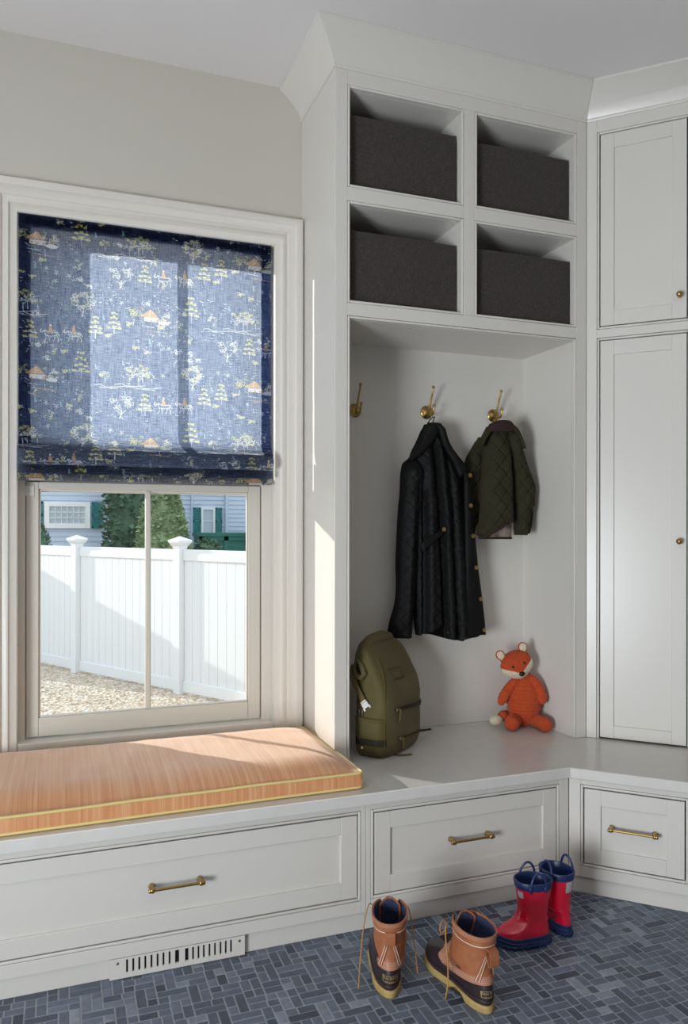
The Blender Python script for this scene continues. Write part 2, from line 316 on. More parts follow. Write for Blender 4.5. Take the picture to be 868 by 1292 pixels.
# ---------------------------------------------------------------- floor
mb = MB(); att = []
mb.box(XL-.1, XR+.1, YBACK-.1, YW, -.06, -.0015, 1); att += [0]*6
u = .0272; Lb, Wb = 3*u, 2*u; g = .0016
def tile(x0, y0, x1, y1):
    if x1 < XL or x0 > XR or y1 < .9 or y0 > YW: return
    a, b, c, d = x0+g, y0+g, x1-g, y1-g; e = .0012; z = random.uniform(-.0003, .0003)
    vs = [(a,b,-.002),(c,b,-.002),(c,d,-.002),(a,d,-.002),(a+e,b+e,z),(c-e,b+e,z),(c-e,d-e,z),(a+e,d-e,z)]
    mb.add(vs, [(4,5,6,7),(0,1,5,4),(1,2,6,5),(2,3,7,6),(3,0,4,7)], 0)
    att.extend([clamp(random.gauss(.45, .24))]*5)
def block(x0, y0, horiz):
    for k in range(2):
        split = random.random() < .62
        cuts = [0, Lb]
        if split:
            c = random.choice((.36, .4, .6, .64))*Lb; cuts = [0, c, Lb]
        for a, b in zip(cuts, cuts[1:]):
            if horiz: tile(x0+a, y0+k*u, x0+b, y0+(k+1)*u)
            else: tile(x0+k*u, y0+a, x0+(k+1)*u, y0+b)
for i in range(-90, 130):
    for j in range(-60, 80):
        ox = i*Wb + j*Lb; oy = i*Wb - j*Lb
        if -1.2 < ox < XR and .9 < oy < YW:
            block(ox, oy, True); block(ox+Lb, oy+Wb-Lb, False)
mb.attr = att
fl = mb.build('floor', [M['slate'], M['grout']], smooth=0, kind='structure')
# plain slate where the room runs on behind the camera is the grout slab of the same mesh

# ---------------------------------------------------------------- room shell
wo = dict(x0=-.135, x1=.772, z0=.47, z1=2.312)  # window opening
mb = MB(); T = .22
mb.box(XL-.2, wo['x0'], YW, YW+T, -.9, ZC+.12); mb.box(wo['x1'], XR+.2, YW, YW+T, -.9, ZC+.12)
mb.box(wo['x0'], wo['x1'], YW, YW+T, -.9, wo['z0']); mb.box(wo['x0'], wo['x1'], YW, YW+T, wo['z1'], ZC+.12)
mb.build('wall_back', M['wall'], smooth=0, kind='structure')
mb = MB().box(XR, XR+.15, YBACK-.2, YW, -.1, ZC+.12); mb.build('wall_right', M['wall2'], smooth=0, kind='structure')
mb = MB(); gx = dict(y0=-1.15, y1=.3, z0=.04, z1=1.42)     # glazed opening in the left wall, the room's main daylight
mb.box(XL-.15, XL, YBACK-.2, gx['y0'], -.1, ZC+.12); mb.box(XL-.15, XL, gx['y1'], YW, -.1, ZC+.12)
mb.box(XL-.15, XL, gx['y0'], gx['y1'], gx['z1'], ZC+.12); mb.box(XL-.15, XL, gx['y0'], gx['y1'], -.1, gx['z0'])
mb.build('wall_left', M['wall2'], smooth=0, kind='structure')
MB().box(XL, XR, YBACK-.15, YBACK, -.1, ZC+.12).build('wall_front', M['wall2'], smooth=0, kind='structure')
MB().box(XL-.15, XR+.15, YBACK-.15, YW, ZC, ZC+.1).build('ceiling', M['ceil'], smooth=0, kind='structure')

# ---------------------------------------------------------------- window_1
win = setting('window_1', (.3185, YW, .47))
# stepped casing swept up the left side, over the head and down the right side
prof = [(0,0),(0,.014),(.003,.019),(.024,.019),(.027,.022),(.029,.026),(.042,.026),(.046,.022),(.049,.022),(.053,.030),(.075,.031),(.079,.034),(.082,.040),(.100,.042),(.106,.040),(.109,.034),(.109,0)]
mb = MB(); xi0, xi1, zi = -.131, .767, 2.307
rings = []
for (px_, pz_, sx, sz) in ((xi0, ZB+.001, -1, 0), (xi0, zi, -1, 1), (xi1, zi, 1, 1), (xi1, ZB+.001, 1, 0)):
    rings.append([(px_+sx*d, YW-p+.0, pz_+sz*d) for d, p in prof])
mb.loft(rings, closed=True); mb.build('casing', M['trimp'], win, smooth=50)
mb = MB()   # jamb lining and stops
mb.box(xi0-.004, xi0+.0005, YW-.012, YW+T, .47, zi+.004); mb.box(xi1-.0005, xi1+.004, YW-.012, YW+T, .47, zi+.004)
mb.box(xi0, xi1, YW-.012, YW+T, zi-.0005, zi+.004)
mb.box(xi0, -.109, YW+.035, YW+.048, .50, zi); mb.box(.731, xi1, YW+.035, YW+.048, .50, zi); mb.box(xi0, xi1, YW+.035, YW+.048, 2.285, zi)
mb.box(xi0, -.1082, YW+.056, YW+T-.01, .50, zi); mb.box(.7302, xi1, YW+.056, YW+T-.01, .50, zi)
mb.build('jamb', M['trimp'], win, bevel=.0015)
MB().box(xi0, xi1, YW-.012, YW+T+.03, ZB+.002, .502).build('sill', M['trimp'], win, bevel=.003)
def sash(z0, z1, gz0, gz1, yf, name):
    r = MB(); th = .036; x0, x1, gx0, gx1 = -.1075, .7295, -.065, .6815
    r.box(x0, gx0, yf, yf+th, z0, z1); r.box(gx1, x1, yf, yf+th, z0, z1); r.box(gx0, gx1, yf, yf+th, z0, gz0); r.box(gx0, gx1, yf, yf+th, gz1, z1)
    sh = r.build(name, M['sashp'], win, bevel=.003)
    # ovolo glazing bead round the pane
    b = MB(); e = .006
    b.box(gx0, gx0+e, yf+.007, yf+.018, gz0, gz1); b.box(gx1-e, gx1, yf+.007, yf+.018, gz0, gz1); b.box(gx0, gx1, yf+.007, yf+.018, gz0, gz0+e); b.box(gx0, gx1, yf+.007, yf+.018, gz1-e, gz1)
    b.build('glazing_bead', M['trimp'], sh, bevel=.002)
    MB().box(.298, .318, yf+.004, yf+.030, gz0, gz1).build('muntin', M['sashp'], sh, bevel=.005)
    MB().box(gx0, gx1, yf+.0185, yf+.0215, gz0, gz1).build('pane', M['glass'], sh, smooth=0)
    return sh
ls = sash(.507, 1.398, .572, 1.373, YW+.049, 'lower_sash')
us = sash(1.365, 2.30, 1.450, 2.245, YW+.090, 'upper_sash')  # bottom rail deepened out of sight behind the shade to block stray sun
lt = MB().box(-.1095, -.080, YW+.0465, YW+.049, 1.348, 1.384); lt.lathe([(.0035, 0), (.003, -.0012), (.0001, -.0014)], (-.093, YW+.0465, 1.362), 'y', 12)
lt.build('tilt_latch', M['plastic'], win, bevel=.001)
# outer trim outside
mb = MB(); mb.box(xi0-.1, xi0, YW+T, YW+T+.02, .4, 2.42); mb.box(xi1, xi1+.1, YW+T, YW+T+.02, .4, 2.42); mb.box(xi0, xi1, YW+T, YW+T+.02, zi, 2.42)
mb.build('outer_trim', M['white'], win)

# glazed openings that light the room from the left and from behind
def glazing(name, axis, a0, a1, z0, z1, pos, nbar):
    r = setting(name, (pos, (a0+a1)/2, z0) if axis == 'x' else ((a0+a1)/2, pos, z0))
    f = MB(); p = MB()
    def bx(b, s0, s1, h0, h1, d0, d1):
        if axis == 'x': b.box(pos+d0, pos+d1, s0, s1, h0, h1)
        else: b.box(s0, s1, pos+d0, pos+d1, h0, h1)
    w = .06
    bx(f, a0, a0+w, z0, z1, -.1, -.06); bx(f, a1-w, a1, z0, z1, -.1, -.06); bx(f, a0, a1, z0, z0+w, -.1, -.06); bx(f, a0, a1, z1-w, z1, -.1, -.06)
    for k in range(1, nbar): bx(f, lerp(a0, a1, k/nbar)-.015, lerp(a0, a1, k/nbar)+.015, z0, z1, -.095, -.065)
    f.build('window_frame', M['trimp'], r, bevel=.003)
    bx(p, a0+w, a1-w, z0+w, z1-w, -.082, -.079); p.build('pane', M['glass'], r, smooth=0)
glazing('window_2', 'x', gx['y0'], gx['y1'], gx['z0'], gx['z1'], XL, 2)

# ---------------------------------------------------------------- cabinetry helpers
def shaker(name, F, x0, x1, z0, z1, st, rt, rb, parent, yf=0, th=.02, rec=.007):
    """a frame-and-panel front, face at local y=yf"""
    mb = MB()
    mb.box(x0, x0+st, yf, yf+th, z0, z1, mat=F); mb.box(x1-st, x1, yf, yf+th, z0, z1, mat=F)
    mb.box(x0+st, x1-st, yf, yf+th, z0, z0+rb, mat=F); mb.box(x0+st, x1-st, yf, yf+th, z1-rt, z1, mat=F)
    o = mb.build(name, M['paint'], parent, bevel=.0012)
    MB().box(x0+st-.002, x1-st+.002, yf+rec, yf+th-.003, z0+rb-.002, z1-rt+.002, mat=F).build('panel', M['paint'], o, smooth=0)
    return o
def bead(mb, F, x0, x1, z0, z1, w=.0082, q=.0011, yf=-.001, d=.02):
    """round bead with its quirk inside an opening x0..x1, z0..z1"""
    a, b, c, e = x0+q, x1-q, z0+q, z1-q
    def bar(p, r, s, t): mb.box(p, r, yf, d, s, t, mat=F)
    bar(a, a+w, c, e); bar(b-w, b, c, e); bar(a+w, b-w, c, c+w); bar(a+w, b-w, e-w, e)
def pull(F, xc, zc, half, parent, yf=0):
    mb = MB(); yb = yf-.030
    for s in (-1, 1):
        c = xc + s*half*.93
        rot = F.to_3x3() @ Matrix(((1,0,0),(0,0,-1),(0,1,0)))
        mb.lathe([(.0001,0),(.0085,0),(.0088,.003),(.0066,.006),(.0062,.022),(.0074,.024),(.0078,.030),(.0070,.0345),(.004,.037),(.0001,.0375)], F @ Vector((c, yf, zc)), rot, 16)
        mb.lathe([(.0001,0),(.0052,0),(.0068,.002),(.0072,.006),(.0058,.010),(.0048,.012),(.0048,.016)], F @ Vector((xc+s*(half+.006), yb, zc)), F.to_3x3() @ Matrix(((0,0,-s),(0,1,0),(1,0,0))), 14)
    mb.tube([F @ Vector((xc-half, yb, zc)), F @ Vector((xc+half, yb, zc))], .0044, 14)
    mb.build('handle', M['brass'], parent, smooth=50)

# ---------------------------------------------------------------- bench units
XB0 = -.30
def base_unit(name, label, F, x0, x1, dx0, dx1, root_loc, back, group=None, toe=True):
    r = thing(name, label, 'cabinet', root_loc, group=group)
    zf, zt = .0591, ZB-.036-.0005; zd1, zd2 = .3589, .1087; q = .0035
    ox0, ox1, oz0, oz1 = dx0-q-.0095, dx1+q+.0095, zd2-q-.0095, zd1+q+.0095
    mb = MB(); d = .022
    mb.box(x0, ox0, 0, d, zf, zt, mat=F); mb.box(ox1, x1, 0, d, zf, zt, mat=F)
    mb.box(ox0, ox1, 0, d, zf, oz0, mat=F); mb.box(ox0, ox1, 0, d, oz1, zt, mat=F)
    mb.build('face_frame', M['paint'], r, bevel=.0012)
    mb = MB(); bead(mb, F, ox0, ox1, oz0, oz1); mb.build('frame_bead', M['paint'], r, bevel=.0028, segs=3)
    mb = MB(); t = .018       # carcass sides, bottom and back
    mb.box(x0, x0+t, d, back, zf, zt, mat=F); mb.box(x1-t, x1, d, back, zf, zt, mat=F); mb.box(x0+t, x1-t, d, back, zf, zf+t, mat=F); mb.box(x0+t, x1-t, back-.01, back, zf+t, zt, mat=F)
    mb.build('carcass', M['paint'], r, smooth=0)
    mb = MB(); mb.box(x0, x1, .014, .030, .001, zf, mat=F); mb.build('toe_kick', M['paint'], r, smooth=0)
    dr = shaker('drawer', F, dx0, dx1, zd2, zd1, .053, .052, .052, r, yf=.0005)
    MB().box(dx0+.02, dx1-.02, .021, back-.05, zd2+.02, zd1-.03, mat=F).build('drawer_box', M['paint'], dr, smooth=0)
    pull(F, (dx0+dx1)/2, .240, .072, dr, .0085)
    return r
base_unit('drawer_unit', 'white painted bench cabinet under the window with one wide drawer, brass pull and floor grille', IDB, XB0, .8845, -.236, .856, (.3, YB, 0), .62)
base_unit('drawer_unit', 'white bench drawer cabinet below the coat niche, behind the tan boots', IDB, .8855, 1.6282, .914, 1.579, (1.25, YB, 0), .50)
base_unit('drawer_unit', 'angled white corner drawer cabinet right of the red boots', FB, .001, .412, .0513, .361, (1.77, 2.04, 0), .40)
# end panel of the angled run towards the right wall
mb = MB(); e = FB @ Vector((.412, 0, 0)); mb.box(e.x+.018, XR, e.y-.003, e.y+.017, .001, ZB-.037)
tag(mb.build('end_panel', M['paint'], smooth=0), 'white end panel closing the bench beyond the angled corner drawer at right', 'panel')
# worktop
s = S2*.41; cx, cy = 1.6190, 2.1649
poly = [(XB0-.01, cy), (cx, cy), (cx+s, cy-s), (XR-.001, cy-s), (XR-.001, YW-.001), (XB0-.01, YW-.001)]
mb = MB().prism(poly, ZB-.036, ZB)
tag(mb.build('bench_top', M['stone'], bevel=.003), 'continuous pale grey bench top running under the window and the coat niche', 'countertop')

# floor register in the toe kick
r = thing('floor_register', 'white slotted heating grille in the toe kick under the window bench', 'vent', (.3185, YB+.013, .001))
x0, x1 = .131, .507; yv = YB+.0015; mb = MB(); z0, z1 = .0015, .0575
sl = []; zx = [127,160,192,224,257,290,322,355,(385,408),(440,460),485,515,545,577,608,640,670,700]
for q in zx:
    a, b = q if isinstance(q, tuple) else (q-5.5, q+5.5)
    sl.append((lerp(x0, x1, (a-35)/745), lerp(x0, x1, (b-35)/745)))
zs0, zs1 = .0155, .0515; c = x0
for a, b in sl: mb.box(c, a, yv, yv+.006, zs0, zs1); c = b
mb.box(c, x1, yv, yv+.006, zs0, zs1); mb.box(x0, x1, yv, yv+.006, z0, zs0); mb.box(x0, x1, yv, yv+.006, zs1, z1)
mb.build('grille_plate', M['paint'], r, smooth=0)
MB().box(x0+.01, x1-.01, yv+.0062, yv+.0105, z0+.004, z1-.003).build('slot_shade_backing', M['dark'], r, smooth=0)  # near-black sheet painted in as the shade seen through the slots
for xs in (x0+.021, x1-.016): MB().lathe([(.0001,0),(.0035,0),(.0034,-.0012),(.002,-.002),(.0001,-.0022)], (xs, yv, .044), 'y', 12).build('screw', M['brassd'], r)

# ---------------------------------------------------------------- coat locker
lk = thing('coat_locker', 'tall white built-in coat locker with open niche and four cubbies above', 'cabinet', (1.395, YW-.2, ZB))
XN0, XN1, XM0, XM1 = .9241, 1.8654, 1.3748, 1.4194; zN = 1.966; z1_, z2_, z3_, z4_ = 2.7548, 2.405, 2.359, 2.0088
d = .02; F = IDU; mb = MB(); zt = ZC-.001; zb = ZB+.0008
mb.box(XU0, XN0, 0, d, zb, zt, mat=F); mb.box(XN1, XU1, 0, d, zb, zt, mat=F)
mb.box(XN0, XN1, 0, d, zN, z4_, mat=F); mb.box(XN0, XN1, 0, d, z1_, zt, mat=F)
mb.box(XM0, XM1, 0, d, z4_, z1_, mat=F)
for a, b in ((XN0, XM0), (XM1, XN1)): mb.box(a, b, 0, d, z3_, z2_, mat=F)
mb.build('face_frame', M['paint'], lk, bevel=.0015)
mb = MB(); w, q = .0078, .0016
for a, b in ((XN0, XM0), (XM1, XN1)): bead(mb, F, a, b, z2_, z1_); bead(mb, F, a, b, z4_, z3_)
a, b = XN0+q, XN1-q    # niche bead has no foot
mb.box(a, a+w, -.001, d, zb, zN-q, mat=F); mb.box(b-w, b, -.001, d, zb, zN-q, mat=F); mb.box(a+w, b-w, -.001, d, zN-q-w, zN-q, mat=F)
mb.build('frame_bead', M['paint'], lk, bevel=.003, segs=3)
mb = MB(); iw = q+w; yb0, yb1 = YU+d, 2.812
mb.box(XU0, XN0+iw, yb0, YW-.001, zb, zt); mb.box(XN1-iw, XU1, yb0, YW-.001, zb, zt)
mb.build('side_panel', M['paint'], lk, smooth=0)
MB().box(XN0+iw, XN1-iw, yb1-.004, YW-.001, zb, z1_+.02).build('back_panel', M['paint'], lk, smooth=0)
mb = MB(); mb.box(XN0+iw, XN1-iw, yb0, yb1-.004, zN-iw, z4_+iw); mb.build('niche_top', M['paint'], lk, smooth=0)
mb = MB(); mb.box(XN0+iw, XN1-iw, yb0, yb1-.004, z3_-iw, z2_+iw); mb.box(XN0+iw, XN1-iw, yb0, yb1-.004, z1_-iw, z1_+.02); mb.build('shelf', M['paint'], lk, smooth=0)
mb = MB(); mb.box(XM0-iw, XM1+iw, yb0, yb1-.004, z4_+iw, z3_-iw); mb.box(XM0-iw, XM1+iw, yb0, yb1-.004, z2_+iw, z1_-iw); mb.build('divider', M['paint'], lk, smooth=0)
# crown: small bead at foot, cove above
def crownprof():
    H = ZC-ZCB-.001; P = .0878; o = [(0, -.012), (.005, -.012), (.0075, -.008), (.0075, -.003), (.004, 0)]
    for k in range(1, 13):
        t = k/12; o.append((.004+(P-.010)*(1-cos(t*PI*.36))/(1-cos(PI*.36))*.4+(P-.010)*.6*t, (H-.014)*(.4*sin(t*PI*.36)/sin(PI*.36)+.6*t)))
    o += [(P-.004, H-.012), (P, H-.010), (P, H), (0, H)]
    return o
cp = crownprof()
mb = MB(); rings = []
# miter directions: at wall (start), outer left corner, inner 135-degree corner to the angled cabinet
tn = math.tan(PI/8)
for st in range(3):
    ring = []
    for p_, h_ in cp:
        z = ZCB + h_
        if st == 0: ring.append((XU0-p_, YW-.001, z))
        elif st == 1: ring.append((XU0-p_, YU-p_, z))
        else: ring.append((XU1-p_*tn-.0003, YU-p_, z))
    rings.append(ring)
mb.loft(rings); mb.build('crown_moulding', M['paint'], lk, smooth=35)

# ---------------------------------------------------------------- angled corner cabinet
cc = thing('corner_cabinet', 'tall angled white corner cabinet with a short door above a long door', 'cabinet', (2.3, 2.5, ZB))
LW = .405; F = FU; dt, db_, d2t, d2b = 2.7448, 2.0131, 1.9549, .4375; s0, s1 = .0513, .354; q = .0035+.0095
mb = MB(); d = .022
mb.box(.0005, s0-q, 0, d, zb, zt, mat=F); mb.box(s1+q, LW, 0, d, zb, zt, mat=F)
mb.box(s0-q, s1+q, 0, d, dt+q, zt, mat=F); mb.box(s0-q, s1+q, 0, d, d2t+q, db_-q, mat=F)
mb.build('face_frame', M['paint'], cc, bevel=.0012)
mb = MB(); bead(mb, F, s0-q, s1+q, db_-q, dt+q)
w, qq = .008, .0016; a, b = s0-q+qq, s1+q-qq
mb.box(a, a+w, -.001, .02, zb, d2t+q-qq, mat=F); mb.box(b-w, b, -.001, .02, zb, d2t+q-qq, mat=F); mb.box(a+w, b-w, -.001, .02, d2t+q-qq-w, d2t+q-qq, mat=F)
mb.build('frame_bead', M['paint'], cc, bevel=.003, segs=3)
e = F @ Vector((LW, d, 0)); i0 = F @ Vector((.002, d, 0))
# shell: side and end walls of the body, plus an inner bottom and top
body = MB()
def wallseg(p, r, th=.018):
    dx, dy = r[0]-p[0], r[1]-p[1]; L = sqrt(dx*dx+dy*dy); body.box(0, L, 0, th, zb, zt, mat=frame_mat(p[0], p[1], dx/L, dy/L))
wallseg((XU1+.001, YW-.002), (XU1+.001, YU+.03)); wallseg((e.x, e.y-.016), (XR-.002, e.y-.016)); 
body.box(XU1+.02, XR-.002, YW-.014, YW-.002, zb, zt)
body.build('carcass', M['paint'], cc, smooth=0)
def cdoor(z0, z1, rb, kz):
    o = shaker('door', F, s0, s1, z0, z1, .0495, .055, rb, cc, yf=.0005)
    k = MB(); rot = F.to_3x3() @ Matrix(((1,0,0),(0,0,-1),(0,1,0)))
    k.lathe([(.0001,0),(.0085,0),(.0085,.0025),(.0045,.005),(.004,.012),(.0062,.016),(.0102,.020),(.0115,.025),(.0102,.030),(.006,.0335),(.0001,.0345)], F @ Vector((.330, .0005, kz)), rot, 20)
    k.build('knob', M['brass'], o, smooth=50)
cdoor(db_, dt, .055, 2.095); cdoor(d2b, d2t, .047, 1.19)
mb = MB(); rings = []
for st in range(3):
    ring = []
    for p_, h_ in cp:
        z = ZCB + h_
        if st == 0: q3 = F @ Vector((p_*tn+.0006, -p_, z))
        elif st == 1: q3 = F @ Vector((LW+p_*tn, -p_, z))
        else:
            ee = F @ Vector((LW, 0, z)); q3 = Vector((XR-.002, ee.y-p_, z))
        ring.append(tuple(q3))
    rings.append(ring)
mb.loft(rings); mb.build('crown_moulding', M['paint'], cc, smooth=35)
# ---------------------------------------------------------------- fabric bins in the cubbies
def fabric_bin(x0, x1, z0, z1, yf, label, skew=0):
    dp = .27; r = thing('storage_bin', label, 'storage bin', ((x0+x1)/2, yf+dp/2, z0), group='charcoal fabric bins in the locker cubbies')
    def outline(xa, xb, ya, yb, z, n=9):
        P = []
        for (a, b, c, e) in ((xa, ya, xb, ya), (xb, ya, xb, yb), (xb, yb, xa, yb), (xa, yb, xa, ya)):
            for k in range(n): t = k/n; P.append(Vector((lerp(a, c, t), lerp(b, e, t), z)))
        return P
    mb = MB(); rings = []
    N = 12
    for i in range(N+1):
        t = i/N; z = lerp(z0, z1, t); R = outline(x0, x1, yf, yf+dp, z)
        for p in R:
            u = (p.x-x0)/(x1-x0)
            if p.y < yf+.001:
                p.y += -.005*sin(PI*u)*sin(PI*t) + .004*exp(-((u-.08)/.06)**2)*sin(PI*t)
                p.z += .002*sin(PI*u)*t + skew*(u-.5)*t
            if p.x < x0+.001: p.x += .004*sin(PI*t)
        rings.append(R)
    inn = []
    for i in range(3):
        z = [z1, z1-.03, z0+.006][i]; inn.append(outline(x0+.004, x1-.004, yf+.004, yf+dp-.004, z))
    mb.loft(rings + inn); mb.build('bin_body', M['bin'], r, bevel=.0025, smooth=45)
    for xx in (x0+.0025, x1-.0025):
        sm = MB(); sm.tube([(xx, yf-.0005, z0+.003), (xx, yf-.0008, (z0+z1)/2), (xx, yf-.0005, z1-.001)], .0018, 6)
        sm.build('corner_seam', M['bin'], r)
    return r
zs, zs2 = z2_+.0098, z4_+.0098
fabric_bin(.938, 1.356, zs, 2.668, 2.487, 'charcoal fabric bin in the upper left cubby', -.004)
fabric_bin(1.436, 1.846, zs, 2.660, 2.487, 'charcoal fabric bin in the upper right cubby', .0)
fabric_bin(.938, 1.357, zs2, 2.268, 2.487, 'charcoal fabric bin in the lower left cubby above the black jacket', -.002)
fabric_bin(1.439, 1.852, zs2, 2.268, 2.485, 'charcoal fabric bin in the lower right cubby above the green jacket', .0)

# ---------------------------------------------------------------- coat hooks
YBK = 2.808
def hook(x, z, label):
    r = thing('coat_hook', label, 'coat hook', (x, YBK, z), group='brass coat hooks in the niche')
    MB().lathe([(.0001,0),(.0265,0),(.0272,-.002),(.0262,-.004),(.0235,-.0055),(.0235,-.007),(.022,-.008),(.0165,-.0105),(.0165,-.012),(.011,-.0155),(.009,-.0165),(.0001,-.017)], (0,0,0), 'y', 28).build('rosette', M['brass'], r, world=False, smooth=35)
    def prong(pts, rad, name, ball):
        mb = MB(); q = []
        P = [Vector(p) for p in pts]
        for i in range(len(P)-1):       # catmull-rom
            p0, p1, p2, p3 = P[max(i-1,0)], P[i], P[i+1], P[min(i+2,len(P)-1)]
            for k in range(5):
                t = k/5; q.append(.5*((2*p1)+(p2-p0)*t+(2*p0-5*p1+4*p2-p3)*t*t+(3*p1-p0-3*p2+p3)*t**3))
        q.append(P[-1]); n = len(q)
        mb.tube(q, [lerp(rad, rad*.72, i/n) for i in range(n)], 12); mb.ellipsoid(P[-1], (ball,)*3, nu=14, nv=10)
        mb.build(name, M['brass'], r, world=False)
    prong([(0,-.010,-.004),(0,-.022,.004),(0,-.034,.026),(0,-.044,.050),(0,-.056,.072),(0,-.063,.092)], .0048, 'upper_prong', .0066)
    prong([(0,-.010,-.006),(0,-.024,-.012),(0,-.044,-.016),(0,-.060,-.010),(0,-.068,.008),(0,-.070,.018)], .0046, 'lower_prong', .0062)
    return r
hook(1.086, 1.697, 'bare brass double coat hook at the left edge of the niche')
hook(1.398, 1.706, 'brass double coat hook holding the long black jacket')
hook(1.709, 1.709, 'brass double coat hook holding the small green jacket')

# ---------------------------------------------------------------- hanging garments
def quilt(x, z, p=.042, a=.0035, w=.0045, tilt=1.15):
    """diamond quilting: puffed cells with stitched grooves"""
    u_ = (x*tilt + z)/p; v_ = (x*tilt - z)/p
    du = abs(u_ - round(u_))*p*.75; dv = abs(v_ - round(v_))*p*.75
    return -a*(exp(-(du/w)**2) + exp(-(dv/w)**2))
def panel(rows, name, mats, parent, depth, nu=60, nv=120, hem=None, folds=(), q=None, back=.012, power=.55, yb=0., lean=None, mi_fn=None, wob=.0):
    """cloth body between two traced edges; depth(u,v) bulges towards the room, closed round the back.
    rows: ((xl,zl),(xr,zr)) from top to bottom."""
    mb = MB(); rings = []
    n = len(rows); ztop = rows[0][0][1]; L = [0]
    for i in range(1, n): L.append(L[-1] + abs(rows[i][0][1]-rows[i-1][0][1]) + 1e-6)
    def row(t):
        s_ = t*L[-1]
        for i in range(n-1):
            if s_ <= L[i+1] + 1e-9:
                k = (s_-L[i])/(L[i+1]-L[i])
                # smooth (catmull) on x
                def cr(c, a):
                    p0, p1, p2, p3 = (rows[max(i-1,0)][a][c], rows[i][a][c], rows[i+1][a][c], rows[min(i+2,n-1)][a][c])
                    return .5*(2*p1+(p2-p0)*k+(2*p0-5*p1+4*p2-p3)*k*k+(3*p1-p0-3*p2+p3)*k**3)
                return (cr(0,0), lerp(rows[i][0][1], rows[i+1][0][1], k)), (cr(0,1), lerp(rows[i][1][1], rows[i+1][1][1], k))
        return rows[-1]
    for j in range(nv+1):
        t = j/nv; (xl, zl), (xr, zr) = row(t); ring = []; bk = []
        for i in range(nu+1):
            u_ = .5 - .5*cos(PI*i/nu) if power < .9 else i/nu
            x = lerp(xl, xr, u_); z = lerp(zl, zr, u_)
            if hem:
                hz = interp(hem, x); z = ztop + (z-ztop)*(ztop-hz)/(ztop-rows[-1][0][1]) if t > 0 else z
            e = (max(1e-4, 1-(2*u_-1)**2))**power
            dd = depth(u_, t)*e*(min(1, .3+t*9))
            for (fx_, fw, fa, f0, f1) in folds:     # soft vertical folds at world x (may drift), width, amount
                cxx = lerp(fx_[0], fx_[1], t); dd += fa*exp(-((x-cxx)/fw)**2)*sstep(f0, f0+.12, t)*(1-sstep(f1-.06, f1+.06, t))*e
            if q: dd += q(x, z)*e
            if wob: dd += wob*noise.noise((x*22, z*14, 3.1))*e
            ring.append((x, yb - dd, z)); 
            if 0 < i < nu: bk.append((x, yb + back*e, z))
        rings.append(ring + bk[::-1])
    mb.loft(rings)
    o = mb.build(name, mats, parent, smooth=60)
    return o
GB = dict(q=lambda x, z: quilt(x, z, .055, .0034, .0034))
bj = thing('jacket', 'long black quilted jacket hanging on the middle brass hook', 'jacket', (1.40, 2.76, 1.655))
YJ = 2.765
body = panel(JB_BODY, 'body', M['jblack'], bj, lambda u_, t: .045+.03*sstep(0, .5, t), 110, 190, hem=JB_HEM, yb=YJ, wob=.006,
    folds=[((1.385,1.43),.010,-.026,.02,1.1),((1.41,1.455),.014,.014,.02,1.1),((1.36,1.375),.014,.012,.1,1.1),((1.44,1.485),.010,-.020,.1,1.1),((1.335,1.352),.009,-.024,.25,1.1),((1.47,1.512),.012,.010,.2,1.1)], q=GB['q'])
panel(JB_SLEEVE, 'sleeve', M['jblack'], bj, lambda u_, t: .062-.018*t, 44, 150, yb=YJ-.012, wob=.010,
    folds=[((1.30,1.27),.012,.008,.2,1.1),((1.325,1.29),.008,-.010,.1,.9)], q=GB['q'], power=.5)
panel(JB_PLACKET, 'placket', M['jblack'], bj, lambda u_, t: .012, 16, 90, yb=YJ-.056, back=.02, q=lambda x, z: .0012*noise.noise((x*40, z*60, 1)), wob=.003)
panel(JB_COLLAR_L, 'collar', M['jblack'], bj, lambda u_, t: .016, 16, 50, yb=YJ-.046, back=.03, wob=.004)
panel(JB_COLLAR_R, 'collar', M['jblack'], bj, lambda u_, t: .016, 16, 60, yb=YJ-.054, back=.03, wob=.004)
panel(JB_BELT, 'belt_tab', M['jblack'], bj, lambda u_, t: .010, 14, 30, yb=YJ-.072, back=.02)
for i, (x, z) in enumerate(JB_BUTTONS):
    yy = YJ - (.069 if i < 6 else .084 if i == 6 else .066)
    MB().lathe([(.0001,0),(.0085,0),(.0090,-.001),(.0085,-.0028),(.0065,-.0034),(.0060,-.0028),(.0001,-.0032)], (x, yy, z), 'y', 18).build('button', M['brass'], bj)
MB().tube([(1.372, 2.757, 1.645), (1.384, 2.748, 1.668), (1.396, 2.741, 1.680), (1.402, 2.741, 1.680), (1.400, 2.748, 1.668), (1.398, 2.757, 1.647)], .0022, 8).build('hanger_loop', M['jblack'], bj)

JG_LEFT0, JG_PATCH0 = JG_LEFT, JG_PATCH
for nm in ('JG_BODY','JG_HEMCURVE','JG_LINING','JG_RIGHT','JG_SLEEVE','JG_COLLAR','JG_FLAP_L','JG_FLAP_R','JG_TAB'):
    kk = .978; fz = lambda q: (q[0]*kk, H_CAM+(q[1]-H_CAM)*kk)
    globals()[nm] = [tuple(fz(e) for e in q) if isinstance(q[0], tuple) else fz(q) for q in globals()[nm]]
YJ = 2.712
gj = thing('jacket', 'small green quilted child jacket with brown collar hanging on the right brass hook', 'jacket', (1.715, 2.76, 1.66))
qg = lambda x, z: quilt(x, z, .066, .0055, .0030, 1.3)
panel(JG_BODY, 'body', M['jgreen'], gj, lambda u_, t: .050+.028*t, 80, 110, hem=JG_HEMCURVE, yb=YJ, q=qg, wob=.005,
    folds=[((1.735,1.765),.014,-.028,.05,1.1),((1.69,1.70),.02,.012,.2,1.1)])
panel(JG_LINING, 'lining', M['lining'], gj, lambda u_, t: .030, 40, 20, yb=YJ-.006, back=.006)
